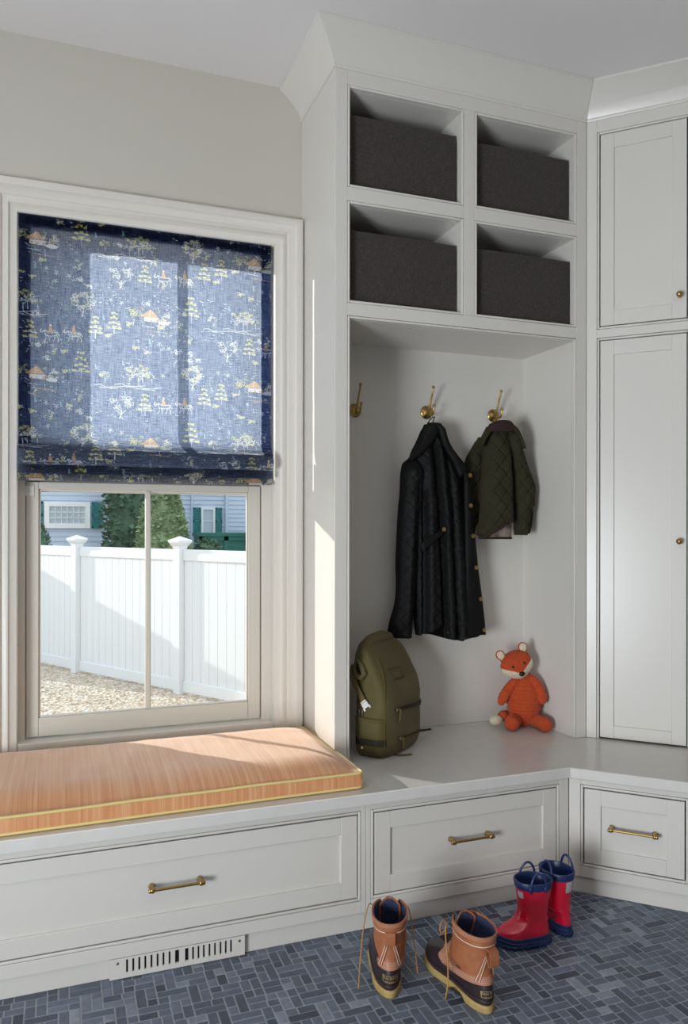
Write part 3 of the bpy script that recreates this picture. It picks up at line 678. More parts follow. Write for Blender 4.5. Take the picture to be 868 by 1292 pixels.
panel(JG_LEFT0, 'sleeve', M['jgreen'], gj, lambda u_, t: .040, 50, 110, yb=2.784, q=qg, wob=.006, power=.5)
panel(JG_RIGHT, 'front_panel', M['jgreen'], gj, lambda u_, t: .050, 50, 110, yb=YJ-.020, q=qg, wob=.006, power=.5)
panel(JG_SLEEVE, 'sleeve', M['jgreen'], gj, lambda u_, t: .036, 24, 50, yb=YJ+.0, q=qg, wob=.004)
panel(JG_COLLAR, 'collar', M['cord'], gj, lambda u_, t: .028, 30, 24, yb=YJ-.046, back=.04)
panel(JG_FLAP_L, 'collar_flap', M['jgreen'], gj, lambda u_, t: .014, 16, 40, yb=YJ-.044, back=.03)
panel(JG_FLAP_R, 'collar_flap', M['jgreen'], gj, lambda u_, t: .014, 16, 40, yb=YJ-.056, back=.03)
panel(JG_PATCH0, 'elbow_patch', M['cord'], gj, lambda u_, t: .008, 14, 30, yb=2.784-.036, back=.02)
# corduroy binding along the hem and cuff
hp = []
for i in range(31):
    x = lerp(JG_HEMCURVE[0][0]+.002, JG_HEMCURVE[-1][0]-.002, i/30); u_ = i/30
    hp.append((x, YJ-.078*(max(.01,1-(2*u_-1)**2))**.55+.002, interp(JG_HEMCURVE, x)+.003))
MB().tube(hp, .0048, 10).build('hem_binding', M['cord'], gj)
zl = JG_LINING[-1]; hp = []
for i in range(21):
    u_ = i/20; hp.append((lerp(zl[0][0], zl[1][0], u_), YJ-.006-.032*(max(.01,1-(2*u_-1)**2))**.55, lerp(zl[0][1], zl[1][1], u_)))
MB().tube(hp, .0045, 10).build('hem_binding', M['cord'], gj)
zl = JG_LEFT0[-1]; hp = [(lerp(zl[0][0], zl[1][0], i/14), 2.784-.040*(max(.01,1-(2*i/14-1)**2))**.5, zl[0][1]+.003) for i in range(15)]
MB().tube(hp, .0045, 10).build('cuff', M['cord'], gj)
x, z = JG_TAB[0]; MB().box(x-.016, x-.004, YJ-.03, YJ-.006, z-.012, z+.014).build('side_tab', M['cord'], gj, bevel=.003)

# ---------------------------------------------------------------- roman shade
YSH = 2.822; SX0, SX1, SZ0 = -.1285, .7525, 2.3045
prof = [(YSH, SZ0), (YSH, 1.90), (YSH-.001, 1.70), (YSH-.002, 1.575), (YSH-.006, 1.545), (YSH-.016, 1.525), (YSH-.030, 1.512), (YSH-.040, 1.495), (YSH-.043, 1.478), (YSH-.040, 1.462), (YSH-.030, 1.452), (YSH-.020, 1.458), (YSH-.013, 1.472), (YSH-.012, 1.466), (YSH-.022, 1.452), (YSH-.030, 1.440), (YSH-.031, 1.430), (YSH-.026, 1.422), (YSH-.017, 1.424), (YSH-.010, 1.434), (YSH-.009, 1.428), (YSH-.013, 1.415), (YSH-.014, 1.398)]
dense = []
for (a, b) in zip(prof, prof[1:]):
    k = max(1, int(abs(a[1]-b[1])/.02))
    for i in range(k): dense.append((lerp(a[0], b[0], i/k), lerp(a[1], b[1], i/k)))
dense.append(prof[-1])
SL = [0]
for a, b in zip(dense, dense[1:]): SL.append(SL[-1] + sqrt((a[0]-b[0])**2+(a[1]-b[1])**2))
def shade_pt(x, s_, off=0):
    s_ = clamp(s_, 0, SL[-1]-1e-5)
    lo, hi = 0, len(SL)-1
    while hi-lo > 1:
        m_ = (lo+hi)//2
        if SL[m_] <= s_: lo = m_
        else: hi = m_
    k = (s_-SL[lo])/(SL[hi]-SL[lo]); a, b = dense[lo], dense[hi]
    y_ = lerp(a[0], b[0], k); z_ = lerp(a[1], b[1], k)
    ty, tz = b[0]-a[0], b[1]-a[1]; L_ = sqrt(ty*ty+tz*tz); ny, nz = tz/L_, -ty/L_
    # the linen ripples a little
    rp = .0022*noise.noise((x*3.2, z_*2.6, 5)) + .0012*sin(z_*24+x*2)*sstep(1.5, 1.7, z_)
    rp = rp*sstep(0, .1, s_)
    return (x, y_ + ny*off + rp, z_ + nz*off - (.006*sin((x-SX0)/(SX1-SX0)*PI) if s_ > SL[-1]-.2 else 0)*0)
rs = thing('roman_shade', 'dark navy printed linen roman shade half lowered over the window', 'window shade', (.31, YSH, SZ0))
import numpy as np
CELL = .0016; NX = int((SX1-SX0)/CELL); NS = int(SL[-1]/CELL); PRINT = np.zeros((NS, NX), dtype=np.int32)
# ---- printed toile motifs, in the fabric's own plane (x, distance down the cloth)
INK = {'w': 1, 'y': 2, 'o': 3, 't': 4}
def quadink(p, m_):
    """ink a small polygon into the cloth: each woven cell takes one colour"""
    px_ = [(x-SX0)/CELL for x, _ in p]; py_ = [s_/CELL for _, s_ in p]
    a, b, c, d = int(math.floor(min(px_))), int(math.ceil(max(px_))), int(math.floor(min(py_))), int(math.ceil(max(py_)))
    a, b, c, d = max(a, 0), min(b+1, NX), max(c, 0), min(d+1, NS)
    if a >= b or c >= d: return
    gx_, gy_ = np.meshgrid(np.arange(a, b)+.5, np.arange(c, d)+.5); ins = np.zeros(gx_.shape, bool); n = len(p)
    for i in range(n):
        x1, y1, x2, y2 = px_[i], py_[i], px_[(i+1) % n], py_[(i+1) % n]
        if y1 == y2: continue
        ins ^= ((y1 > gy_) != (y2 > gy_)) & (gx_ < (x2-x1)*(gy_-y1)/(y2-y1)+x1)
    PRINT[c:d, a:b][ins] = INK[m_]
def stroke(pts, w, m_):
    w = max(w, .0019)
    for (x0, y0), (x1, y1) in zip(pts, pts[1:]):
        L_ = sqrt((x1-x0)**2+(y1-y0)**2)
        if L_ < 1e-6: continue
        nx, ny = -(y1-y0)/L_*w/2, (x1-x0)/L_*w/2
        k = max(1, int(L_/.012))
        for i in range(k):
            a, b = i/k, (i+1)/k; ax, ay, bx_, by = lerp(x0,x1,a), lerp(y0,y1,a), lerp(x0,x1,b), lerp(y0,y1,b)
            quadink([(ax+nx, ay+ny), (bx_+nx, by+ny), (bx_-nx, by-ny), (ax-nx, ay-ny)], m_)
def blob(x, y, rx, ry, m_, n=7):
    quadink([(x+rx*cos(2*PI*i/n)*random.uniform(.75,1.1), y+ry*sin(2*PI*i/n)*random.uniform(.75,1.1)) for i in range(n)], m_)
def curl(x, y, r, m_, w=.0022):
    a0 = random.uniform(0, 6.28); stroke([(x+r*cos(a0+k*.8), y+r*sin(a0+k*.8)*.8) for k in range(6)], w, m_)
def motif(k, x, y):
    R = random.Random(hash(k) % 99 if False else sum(map(ord, k)))
    if k == 'house':
        quadink([(x-.036,y+.010),(x+.000,y-.017),(x+.008,y-.014),(x+.028,y+.010)], 'o')
        quadink([(x-.022,y+.011),(x+.028,y+.011),(x+.028,y+.027),(x-.022,y+.026)], 'w')
        for dx in (-.018, .0, .02): quadink([(x+dx,y+.018),(x+dx+.007,y+.018),(x+dx+.007,y+.026),(x+dx,y+.026)], 'o')
        stroke([(x+.000,y-.017),(x-.004,y+.010)], .002, 'w')
        for q in range(8): curl(x+R.uniform(-.03,.03), y+R.uniform(-.005,.026), .004, 'w' if q % 2 else 'o', .0019)
        for q in range(18): curl(x+R.uniform(.026,.072), y+R.uniform(-.014,.030), .006, 'w' if q % 3 else 'y', .002)
        for q in range(16): curl(x+R.uniform(-.07,-.026), y+R.uniform(-.02,.012), .006, 'y', .002)
        blob(x+.05, y+.028, .024, .008, 'w'); stroke([(x-.055,y+.02),(x-.058,y+.04)], .002, 'w')
    elif k in ('pine', 'pine_s'):
        sc = 1.02 if k == 'pine' else .84
        for i in range(4):
            yy = y+(-.034+i*.020)*sc; w = (.011+.0052*i)*sc
            for q in (-1, 0, 1): blob(x+q*w*.8+R.uniform(-.002,.002), yy+abs(q)*.004+R.uniform(-.002,.002), w*.42, .0046*sc, 'y', 6)
            for q in range(3): curl(x+R.uniform(-w, w), yy+R.uniform(-.004,.006), .003, 'y' if q else 'w', .0019)
            if i > 1: stroke([(x-w, yy+.007), (x, yy+.004), (x+w*1.1, yy+.008)], .0019, 'w')
        stroke([(x, y+.02*sc), (x, y+.056*sc)], .0019, 'w')
    elif k in ('tree', 'tree_f'):
        n = 44 if k == 'tree' else 28
        for i in range(n):
            a = R.uniform(0, 6.28); r_ = .034*sqrt(R.uniform(.15, 1)); curl(x+r_*cos(a)*1.1, y-.012+r_*sin(a)*.85, .0065, 'w' if (k == 'tree_f' or i % 3) else 'y', .0023 if k == 'tree' else .0014)
        stroke([(x, y+.015), (x-.001, y+.034), (x-.006, y+.046)], .004, 'w'); stroke([(x, y+.03), (x+.016, y+.014)], .002, 'w'); stroke([(x, y+.034), (x-.015, y+.018)], .002, 'w'); stroke([(x,y+.04),(x+.006,y+.048)], .002, 'w')
    elif k in ('tree_s', 'clump', 'bush', 'shrubline', 'flower'):
        sc, n, m2 = {'tree_s': (.017, 10, 'y'), 'clump': (.026, 17, 'y'), 'bush': (.011, 6, 'y'), 'shrubline': (.02, 7, 'y'), 'flower': (.014, 8, 'w')}[k]
        for i in range(n):
            a = R.uniform(0, 6.28); r_ = sc*sqrt(R.uniform(.05, 1)); curl(x+r_*cos(a), y+r_*sin(a)*.75, .0048, m2 if i % 2 else 'w', .0021)
        if k in ('tree_s', 'clump'): stroke([(x, y+sc*.6), (x+.001, y+sc*1.7)], .002, 'w')
        if k == 'bush': blob(x, y, .006, .004, 'y')
    elif k == 'ground':
        stroke([(x-.05,y),(x-.03,y-.004),(x-.012,y+.004),(x+.02,y+.003),(x+.05,y-.002)], .0022, 'w'); stroke([(x-.035,y+.006),(x+.03,y+.009)], .0014, 'w')
    elif k == 'fence':
        stroke([(x-.04,y-.012),(x+.005,y-.008)], .0016, 'w'); stroke([(x-.02,y+.004),(x+.055,y+.008)], .0016, 'o'); stroke([(x+.018,y-.012),(x+.02,y+.01)], .0016, 'w'); stroke([(x-.03,y-.02),(x-.045,y-.03)], .0018, 'w')
    elif k == 'bird':
        stroke([(x-.003,y-.008),(x+.002,y-.003),(x-.002,y+.002),(x+.005,y+.008)], .003, 't'); stroke([(x+.005,y+.008),(x-.002,y+.009)], .002, 't')
    elif k == 'star':
        for a in range(5): stroke([(x, y), (x+.009*cos(a*1.26+.3), y+.009*sin(a*1.26+.3))], .0018, 'w')
    elif k == 'deer':
        blob(x, y, .011, .0045, 'w'); 
        for dx in (-.008, -.004, .005, .009): stroke([(x+dx, y+.002), (x+dx, y+.012)], .0014, 'w')
        stroke([(x-.010,y-.002),(x-.016,y-.006)], .002, 'w')
    elif k in ('horse', 'horse2'):
        stroke([(x-.030,y-.012),(x-.034,y-.002),(x-.028,y+.001),(x-.020,y-.008),(x-.010,y-.002),(x+.006,y-.001),(x+.020,y-.003),(x+.028,y+.010)], .003, 'w')
        stroke([(x-.020,y-.006),(x-.016,y+.010),(x+.0,y+.012),(x+.016,y+.009),(x+.022,y)], .0024, 'w')
        for dx, ex in ((-.016,-.020),(-.010,-.004),(.012,.008),(.018,.024)): stroke([(x+dx,y+.008),(x+(dx+ex)/2+.003,y+.018),(x+ex,y+.030)], .0022, 'w')
        if k == 'horse2':
            for q in range(7): curl(x+R.uniform(-.015,.018), y+R.uniform(-.002,.009), .004, 'w', .002)
        quadink([(x-.006,y-.020),(x+.002,y-.020),(x+.008,y-.001),(x-.008,y-.001)], 'o'); blob(x-.001, y-.025, .004, .005, 'w' if k == 'horse' else 'o')
CS, VS = .3795, .459; hx0, hz0 = -.0734, 2.231
for col in range(-1, 4):
    for row in range(-2, 5):
        ox = hx0 + col*CS; oz = hz0 - row*VS + (VS/2 if col % 2 else 0)
        for k, dx, dz in MOTIFS: motif(k, ox+dx, SZ0-(oz+dz))
for i in range(70):
    motif(random.choice(('bush', 'star', 'star', 'shrubline', 'flower', 'bird')), random.uniform(SX0, SX1), random.uniform(0, SL[-1]))
for i in range(3600):
    x = random.uniform(SX0, SX1); s_ = random.uniform(0, SL[-1])
    if noise.noise((x*9, s_*9, 0)) < -.05: continue
    if random.random() < .85: blob(x, s_, random.uniform(.0010,.0019), random.uniform(.0010,.0019), 'w', 5)
    else: stroke([(x-.004,s_-.002),(x,s_+.001),(x+.004,s_-.001)], .0013, 'w')
V = np.array([shade_pt(lerp(SX0, SX1, i/NX), min(SL[-1]*j/NS, SL[-1])) for j in range(NS+1) for i in range(NX+1)], dtype=np.float32)
J, I = np.meshgrid(np.arange(NS), np.arange(NX), indexing='ij'); k0 = J*(NX+1)+I
Q4 = np.stack([k0, k0+1, k0+NX+2, k0+NX+1], -1).reshape(-1).astype(np.int32); nf = NS*NX
me = bpy.data.meshes.new('printed_linen'); me.vertices.add(len(V)); me.loops.add(nf*4); me.polygons.add(nf)
inv = chain(rs).inverted(); V = V + np.array(inv.translation, dtype=np.float32)
me.vertices.foreach_set('co', V.reshape(-1)); me.loops.foreach_set('vertex_index', Q4)
me.polygons.foreach_set('loop_start', np.arange(nf, dtype=np.int32)*4); me.polygons.foreach_set('material_index', PRINT.reshape(-1).astype(np.int32))
for k in ('linen', 'ink_w', 'ink_y', 'ink_o', 'ink_t'): me.materials.append(M[k])
me.update(); me.validate(); me.shade_smooth()
sh = bpy.data.objects.new('printed_linen', me); COL.objects.link(sh); sh.parent = rs
# turned side hems and top hem behind the face cloth
mb = MB()
def strip(xa, xb, sa, sb, off, n=24):
    R2 = [[shade_pt(lerp(xa, xb, i/4), lerp(sa, sb, j/n), off) for i in range(5)] for j in range(n+1)]
    mb.loft(R2, closed=False, cap0=False, cap1=False)
sm_ = SL[-1]-.30
for xa, xb in ((SX0, SX0+.040), (SX1-.040, SX1)):
    strip(xa, xb, 0, sm_+.10, -.0022); strip(xa, xb, 0, sm_+.10, -.0034)
strip(SX0+.04, SX1-.04, 0, .046, -.0022); strip(SX0+.04, SX1-.04, 0, .040, -.0034)
mb.build('turned_hem', M['linen'], rs)
MB().box(SX0+.001, SX1-.001, YSH+.006, YSH+.030, SZ0-.036, SZ0+.001).build('headrail', M['white'], rs, bevel=.002)
MB().box(SX0+.003, SX1-.003, YSH+.006, YSH+.010, 1.400, 1.522).build('light_block_bar', M['blackout'], rs, bevel=.001)  # unseen opaque strip added to keep window light out of the bottom folds

# ---------------------------------------------------------------- window seat cushion
cu = thing('seat_cushion', 'long orange striped seat cushion with yellow piping on the window bench', 'cushion', (.3, 2.5, ZB))
CX0, CX1, CY0, CY1, CZ0, CZ1 = -.285, .884, 2.212, 2.792, ZB+.001, ZB+.050
def csec(n=64):
    """rounded rectangle in plan; the right end steps in where the locker side stands"""
    P = []; r_ = .016
    for (cx_, cy_, a0) in ((CX1-r_, CY0+r_, -PI/2), (CX1-r_-.012, CY1-r_, 0), (CX0+r_, CY1-r_, PI/2), (CX0+r_, CY0+r_, PI)):
        for k in range(5):
            a = a0 + k/4*PI/2; P.append((cx_+r_*cos(a), cy_+r_*sin(a)))
    # resample edges
    Q = []
    for i, (x, y) in enumerate(P):
        x2, y2 = P[(i+1) % len(P)]; L_ = sqrt((x2-x)**2+(y2-y)**2); k = max(1, int(L_/.02))
        for j in range(k): Q.append((lerp(x, x2, j/k), lerp(y, y2, j/k)))
    return Q
Q = [(min(x, lerp(.8735, .9, clamp((YU-.012-y)/.05))), y) for x, y in csec()]; Q = [(x, y - .020*clamp((.62-x)/.8)*clamp((2.7-y)/.48)) for x, y in Q]; ccx, ccy = (CX0+CX1)/2, (CY0+CY1)/2
def ctop(x, y):
    ex = clamp(min(x-CX0, CX1-x)/.14); ey = clamp(min(y-CY0, CY1-y)/.14)
    ex = 1-(1-ex)**2.2; ey = 1-(1-ey)**2.2
    return .034*ex*ey + .004*noise.noise((x*5, y*5, 2))*ex*ey + .0018*noise.noise((x*26, y*8, 4))*ey
mb = MB(); rings = []
for t in [i/7 for i in range(8)]:
    z = lerp(CZ0, CZ1, t); b = .005*sin(PI*t)
    rings.append([(x+(b if x > CX1-.03 and y < YU-.02 else 0), y-(b if y < CY0+.012 else 0), z + (.0016*noise.noise((x*9, y*9, 7)) if t > .9 else 0)) for x, y in Q])
for t in [i/22 for i in range(1, 23)]:
    k = (1-t)
    kk = 1-(1-k)**1.0
    ring = []
    for x, y in Q:
        # shrink towards the long axis
        mx_ = lerp(CX0+.29, CX1-.29, clamp((x-CX0)/(CX1-CX0))); xx = lerp(mx_, x, kk); yy = lerp(ccy, y, kk); ring.append((xx, yy, CZ1 + ctop(xx, yy)))
    rings.append(ring)
mb.loft(rings, cap1=False); mb.build('cushion_cover', M['cushion'], cu, smooth=55)
for z, nm in ((CZ1, 'piping'), (CZ0+.005, 'piping')):
    pp = []
    for x, y in Q: pp.append((x+(.001 if x > CX1-.03 and y < YU-.02 else 0), y-(.001 if y < CY0+.012 else 0), z+.0025*noise.noise((x*6, y*6, z*40))*(1 if z == CZ1 else .3)+.0005))
    MB().tube(pp, .0042, 10, closed=True).build(nm, M['pipe'], cu)
# ---------------------------------------------------------------- backpack
bp = thing('backpack', 'olive green rolltop backpack standing in the niche at left', 'backpack', (1.132, 2.581, ZB+.0008), math.atan2(.60, .80))
HW = interp
t_hw = [(0,.124),(.012,.138),(.04,.146),(.18,.149),(.27,.146),(.33,.140),(.37,.130),(.385,.118)]
t_yf = [(0,-.052),(.012,-.066),(.04,-.073),(.12,-.077),(.20,-.076),(.26,-.062),(.31,-.036),(.35,-.010),(.375,.014),(.385,.028)]
t_yb = [(0,.055),(.012,.068),(.04,.073),(.30,.074),(.36,.068),(.385,.056)]
def bag_front(x, z):      # local y of the front skin
    hw, yf, yb_ = interp(t_hw, z), interp(t_yf, z), interp(t_yb, z); c_ = (yf+yb_)/2; h_ = (yb_-yf)/2
    k = clamp(1-abs(x/hw)**4.2)**(1/4.2); return c_-h_*k
def bag_side(y_, z):
    hw, yf, yb_ = interp(t_hw, z), interp(t_yf, z), interp(t_yb, z); c_ = (yf+yb_)/2; h_ = (yb_-yf)/2
    return -hw*clamp(1-abs((y_-c_)/h_)**4.2)**(1/4.2)
mb = MB(); rings = []
for i in range(45):
    z = .385*i/44; hw, yf, yb_ = interp(t_hw, z), interp(t_yf, z), interp(t_yb, z); c_ = (yf+yb_)/2; h_ = (yb_-yf)/2; ring = []
    for j in range(64):
        a = 2*PI*j/64; ca, sa = cos(a), sin(a); e = 2/4.2
        x = hw*math.copysign(abs(ca)**e, ca); y_ = c_+h_*math.copysign(abs(sa)**e, sa)
        n_ = .005*noise.noise((x*9, y_*9, z*9))
        dn = .010*exp(-((z-.24)/.05)**2)*exp(-((y_-.0)/.05)**2)*(1 if x < -.09 else 0)      # slack side under the roll
        sg = .010*sstep(.30, .385, z)*cos(x/.14*PI/2)
        ring.append((x+dn, y_+n_, z+sg))
    rings.append(ring)
mb.loft(rings); mb.build('main_body', M['olive'], bp, world=False, smooth=60)
# rolled closure along the top, its left end pinched open
mb = MB()
mb.tube([(-.128,.050,.318),(-.118,.048,.352),(-.098,.046,.378),(-.05,.046,.396),(.03,.048,.402),(.085,.050,.392),(.108,.052,.376)], [.016,.019,.022,.024,.024,.022,.016], 16)
mb.build('rolled_top', M['olive'], bp, world=False, smooth=60)
mb = MB(); loop = [(-.140,.046,.340),(-.146,.026,.322),(-.150,.012,.296),(-.152,.022,.280),(-.152,.046,.286),(-.148,.058,.312)]
mb.tube(loop, .0105, 12, closed=True); mb.build('gusset_fold', M['olive'], bp, world=False)
MB().ellipsoid((-.143,.034,.307), (.006,.018,.026), nu=14, nv=10).build('gusset_shade', M['dark'], bp, world=False)  # solid near-black lump standing for the shade inside the pinched roll end
def ribbon(pts, w, th, wd):
    """flat strap through points; wd(i) = width direction"""
    rings = []
    P = [Vector(p) for p in pts]
    for i, p in enumerate(P):
        d = (P[min(i+1,len(P)-1)]-P[max(i-1,0)]).normalized(); wv = Vector(wd).normalized(); wv = (wv - d*wv.dot(d)).normalized(); nv = d.cross(wv)
        rings.append([p+wv*w/2+nv*th/2, p-wv*w/2+nv*th/2, p-wv*w/2-nv*th/2, p+wv*w/2-nv*th/2])
    return MB().loft(rings)
st = ribbon([(-.128,.066,.318),(-.158,.060,.288),(-.157,.044,.252),(-.1535,.024,.215),(-.152,.012,.196)], .024, .0025, (0,.75,.45)).build('closing_strap', M['oliveweb'], bp, world=False, bevel=.0008)
bk = MB(); R = Matrix.Translation((-.154, .004, .187)) @ Matrix.Rotation(math.radians(-38), 4, 'X')
bk.box(-.004, .004, -.013, .013, -.009, .012, mat=R); bk.box(-.0045, .0045, -.016, -.010, -.016, -.004, mat=R); bk.box(-.0045, .0045, .010, .016, -.016, -.004, mat=R); bk.box(-.0045,.0045,-.012,.012,.013,.018,mat=R)
bk.build('buckle', M['plastic'], st, world=False, bevel=.0015)
mb = MB(); R = Matrix.Translation((-.152, .030, .157)) 
for (a, b, c, e) in ((-.014,-.010,-.014,.014),(.010,.014,-.014,.014),(-.014,.014,-.014,-.010),(-.014,.014,.010,.014),(-.003,.003,-.012,.012)): mb.box(-.003, .003, a, b, c, e, mat=R)
mb.build('ladder_buckle', M['steel'], bp, world=False, bevel=.001)
# side pocket, wraps the left face
def side_patch(z0, z1, ya, yb2, off, name, m_, par=bp, th=.004):
    mb = MB(); rings = []
    for i in range(13):
        z = lerp(z0, z1, i/12); outer = []; inner = []
        for j in range(15):
            y_ = lerp(ya, yb2, j/14); bl = off*min(1, 6*min(j, 14-j)/14+.25)*(1 if 0 < i < 12 else .75); x = bag_side(y_, z)
            outer.append((x-bl-.006*sstep(0,1,i/12)*(1-abs(j/7-1)), y_, z)); inner.append((x+.004, y_, z))
        rings.append(outer+inner[::-1])
    mb.loft(rings); return mb.build(name, m_, par, world=False, smooth=50)
pk = side_patch(.008, .142, -.062, .062, .006, 'side_pocket', M['olive'])
side_patch(.126, .143, -.062, .062, .010, 'pocket_binding', M['olive'], pk)
side_patch(.046, .070, -.062, .062, .0085, 'pocket_webbing', M['olived'], pk)
MB().ellipsoid((bag_side(.02,.03)-.009, .02, .036), (.002,.004,.005), nu=10, nv=8).build('pocket_rivet', M['plastic'], pk, world=False)
# front zips
def zipper(xa, za, xb, zb2, name):
    P = []
    for i in range(25):
        t = i/24; x = lerp(xa, xb, t); z = lerp(za, zb2, t); P.append((x, bag_front(x, z)-.0012, z))
    o = MB().tube(P, .0042, 8).build(name, M['olived'], bp, world=False)
    for s_ in (-1, 1):
        MB().tube([(p[0], p[1]-.0006, p[2]+s_*.0085) for p in P], .0022, 6).build('zip_welt', M['olive'], o, world=False)
    x, z = lerp(xa, xb, .07), lerp(za, zb2, .07); y_ = bag_front(x, z)
    MB().box(x-.010, x+.008, y_-.009, y_-.003, z-.006, z+.006).build('zip_slider', M['steel'], o, world=False, bevel=.002)
    R = Matrix.Translation((x+.014, y_-.010, z)); q = MB()
    q.box(-.0065, .0065, -.0015, .0015, -.040, -.012, mat=R); q.box(-.0035, .0035, -.0015, .0015, -.013, .002, mat=R)
    q.lathe([(.0001,-.0018),(.003,-.0018),(.003,-.0024),(.0001,-.0025)], (x+.014, y_-.0095, z-.033), 'y', 10)
    q.build('zip_pull', M['oliveweb'], o, world=False, bevel=.001)
zipper(-.092, .168, .136, .156, 'front_zip'); zipper(-.062, .060, .134, .052, 'front_zip')
# embossed square on the flap, curved seam between side and front
P = []
for (x, z) in ((-.066,.304),(.004,.302),(.008,.266),(-.060,.266)): P.append((x, bag_front(x, z)-.0004, z+.010*sstep(.30,.385,z)))
MB().tube(P, .0014, 6, closed=True).build('flap_patch', M['olived'], bp, world=False)
P = []
for i in range(28):
    z = lerp(.012, .345, i/27); x = -interp(t_hw, z)*lerp(.90, .74, sstep(.18,.345,z)); P.append((x, bag_front(x, z)-.0005, z))
MB().tube(P, .0022, 6).build('side_seam', M['olive'], bp, world=False)
ribbon([(.10,.062,.010),(.15,.07,.004),(.18,.065,.0022),(.235,.035,.002),(.285,.012,.002),(.325,-.012,.002)], .014, .0025, (.5,.7,0)).build('shoulder_strap', M['olived'], bp, world=False, bevel=.0008)
sp_ = MB(); sp_.box(.262,.276,-.040,-.022,.0012,.0062); 
ribbon([(-.06,-.055,.003),(-.058,-.078,.0022),(-.038,-.098,.002),(-.022,-.108,.002)], .014, .0025, (.6,.7,0)).build('strap_end', M['oliveweb'], bp, world=False, bevel=.0008)

# ---------------------------------------------------------------- plush fox
fx_ = thing('stuffed_fox', 'orange corduroy stuffed fox sitting in the right corner of the niche', 'stuffed animal', (1.780, 2.676, ZB+.0008), math.radians(-20.4))
cd = lambda ax, k, a=.028: (lambda v: 1 + a*sin((v.x, v.y, v.z)[ax]*k))
def bodyfn(v):
    k = (1 + .034*sin(v.z*50))*(1 - .40*sstep(.0, .95, v.z)); return (k, k, 1.0)
mb = MB(); mb.ellipsoid((-.004, .0, .118), (.071, .060, .118), nu=44, nv=120, fn=bodyfn); mb.build('body', M['fox'], fx_, world=False)
Hc = Vector((-.038, -.012, .255)); Hr = Matrix.Rotation(math.radians(-22), 3, 'Y') @ Matrix.Rotation(math.radians(12), 3, 'X')
Hr = Matrix.Rotation(math.radians(-20), 3, 'Y')
HR = (.064, .050, .057)
def headfn(v):
    k = 1 + .032*sin(v.x*44)*(1 if v.y < .6 else .4)
    if v.y < 0: k *= 1 + .16*exp(-((v.x)/.38)**2-((v.z+.42)/.36)**2)*(-v.y)     # snout
    return k*(1-.10*sstep(.2,1,-v.z)*abs(v.x))
mb = MB(); mb.ellipsoid(Hc, HR, Hr, 120, 60, headfn); hd = mb.build('head', M['fox'], fx_, world=False)
# cream cheeks : the lower part of the same skin, lifted a little
mb = MB(); rings = []; NU, NV = 48, 26
grid = []
for i in range(NV+1):
    row_ = []
    for j in range(NU+1):
        th = lerp(-PI, 0, j/NU); hx = cos(th)
        ztop_ = clamp(-.44+.56*abs(hx), -1, .12); 
        z_ = lerp(-.97, ztop_, i/NV); r_ = sqrt(max(0, 1-z_*z_)); v = Vector((r_*cos(th), r_*sin(th), z_)); k = headfn(v)*1.025 + .008*sin(v.x*60)
        row_.append(Hc + Hr @ Vector((v.x*HR[0]*k, v.y*HR[1]*k, v.z*HR[2]*k)))
    grid.append(row_)
mb.loft(grid, closed=False, cap0=False, cap1=False); mb.build('cheek_patch', M['cream'], hd, world=False, solid=.002)
def onhead(hx, hz, out=1.0):
    y_ = -sqrt(max(0, 1-hx*hx-hz*hz)); v = Vector((hx, y_, hz)); k = headfn(v)*out; return Hc + Hr @ Vector((v.x*HR[0]*k, v.y*HR[1]*k, v.z*HR[2]*k))
for hx in (-.36, .36): MB().ellipsoid(onhead(hx, .10, 1.02), (.0048,.004,.0052), nu=14, nv=10).build('eye', M['black'], hd, world=False)
MB().ellipsoid(onhead(0, -.46, 1.03), (.0125,.009,.0095), Hr, 18, 12).build('nose', M['black'], hd, world=False)
for sx in (-1, 1):
    base = Hc + Hr @ Vector((sx*.048, .004, .056)); er = Hr @ Matrix.Rotation(math.radians(14*sx), 3, 'Y')
    e = MB(); e.ellipsoid(base, (.019,.008,.027), er, 24, 18, lambda v: 1-.25*sstep(.3,1,v.z)+.02*sin(v.x*30)); eo = e.build('ear', M['fox'], hd, world=False)
    e = MB(); e.ellipsoid(base + er @ Vector((0,-.0062,.001)), (.0145,.004,.022), er, 20, 14, lambda v: 1-.25*sstep(.3,1,v.z)+.03*sin(v.z*24)); e.build('ear_lining', M['cream'], eo, world=False)
def limb(p0, p1, p2, r0, r1, name, k=70, par=fx_):
    mb = MB(); P0, P1, P2 = Vector(p0), Vector(p1), Vector(p2); pts = []; rr = []; n = 40
    for i in range(n+1):
        t = i/n; pts.append(P0*(1-t)**2+P1*2*t*(1-t)+P2*t*t); e = sqrt(max(.02, 1-max(0, (t-.78)/.22)**2)) if t > .78 else 1
        rr.append(lerp(r0, r1, t)*e*(1+.06*sin(t*k)))
    mb.tube(pts, rr, 20); return mb.build(name, M['fox'], par, world=False, smooth=70)
limb((-.022,-.008,.196), (-.075,-.018,.175), (-.108,-.030,.092), .018, .0215, 'arm', 60)
limb((.016,-.010,.198), (.052,-.030,.180), (.061,-.046,.100), .018, .0235, 'arm', 60)
limb((-.036,-.018,.034), (-.065,-.055,.040), (-.078,-.098,.026), .026, .0285, 'leg', 56)
limb((.034,-.018,.030), (.055,-.060,.036), (.066,-.112,.0235), .025, .026, 'leg', 56)
tl = limb((-.03,.045,.034), (-.075,.03,.040), (-.100,.000,.040), .016, .022, 'tail', 50)
MB().ellipsoid((-.120,-.012,.028), (.031,.022,.020), Matrix.Rotation(.5, 3, 'Z'), 24, 18, lambda v: 1+.03*sin(v.x*40)).build('tail_tip', M['cream'], tl, world=False)

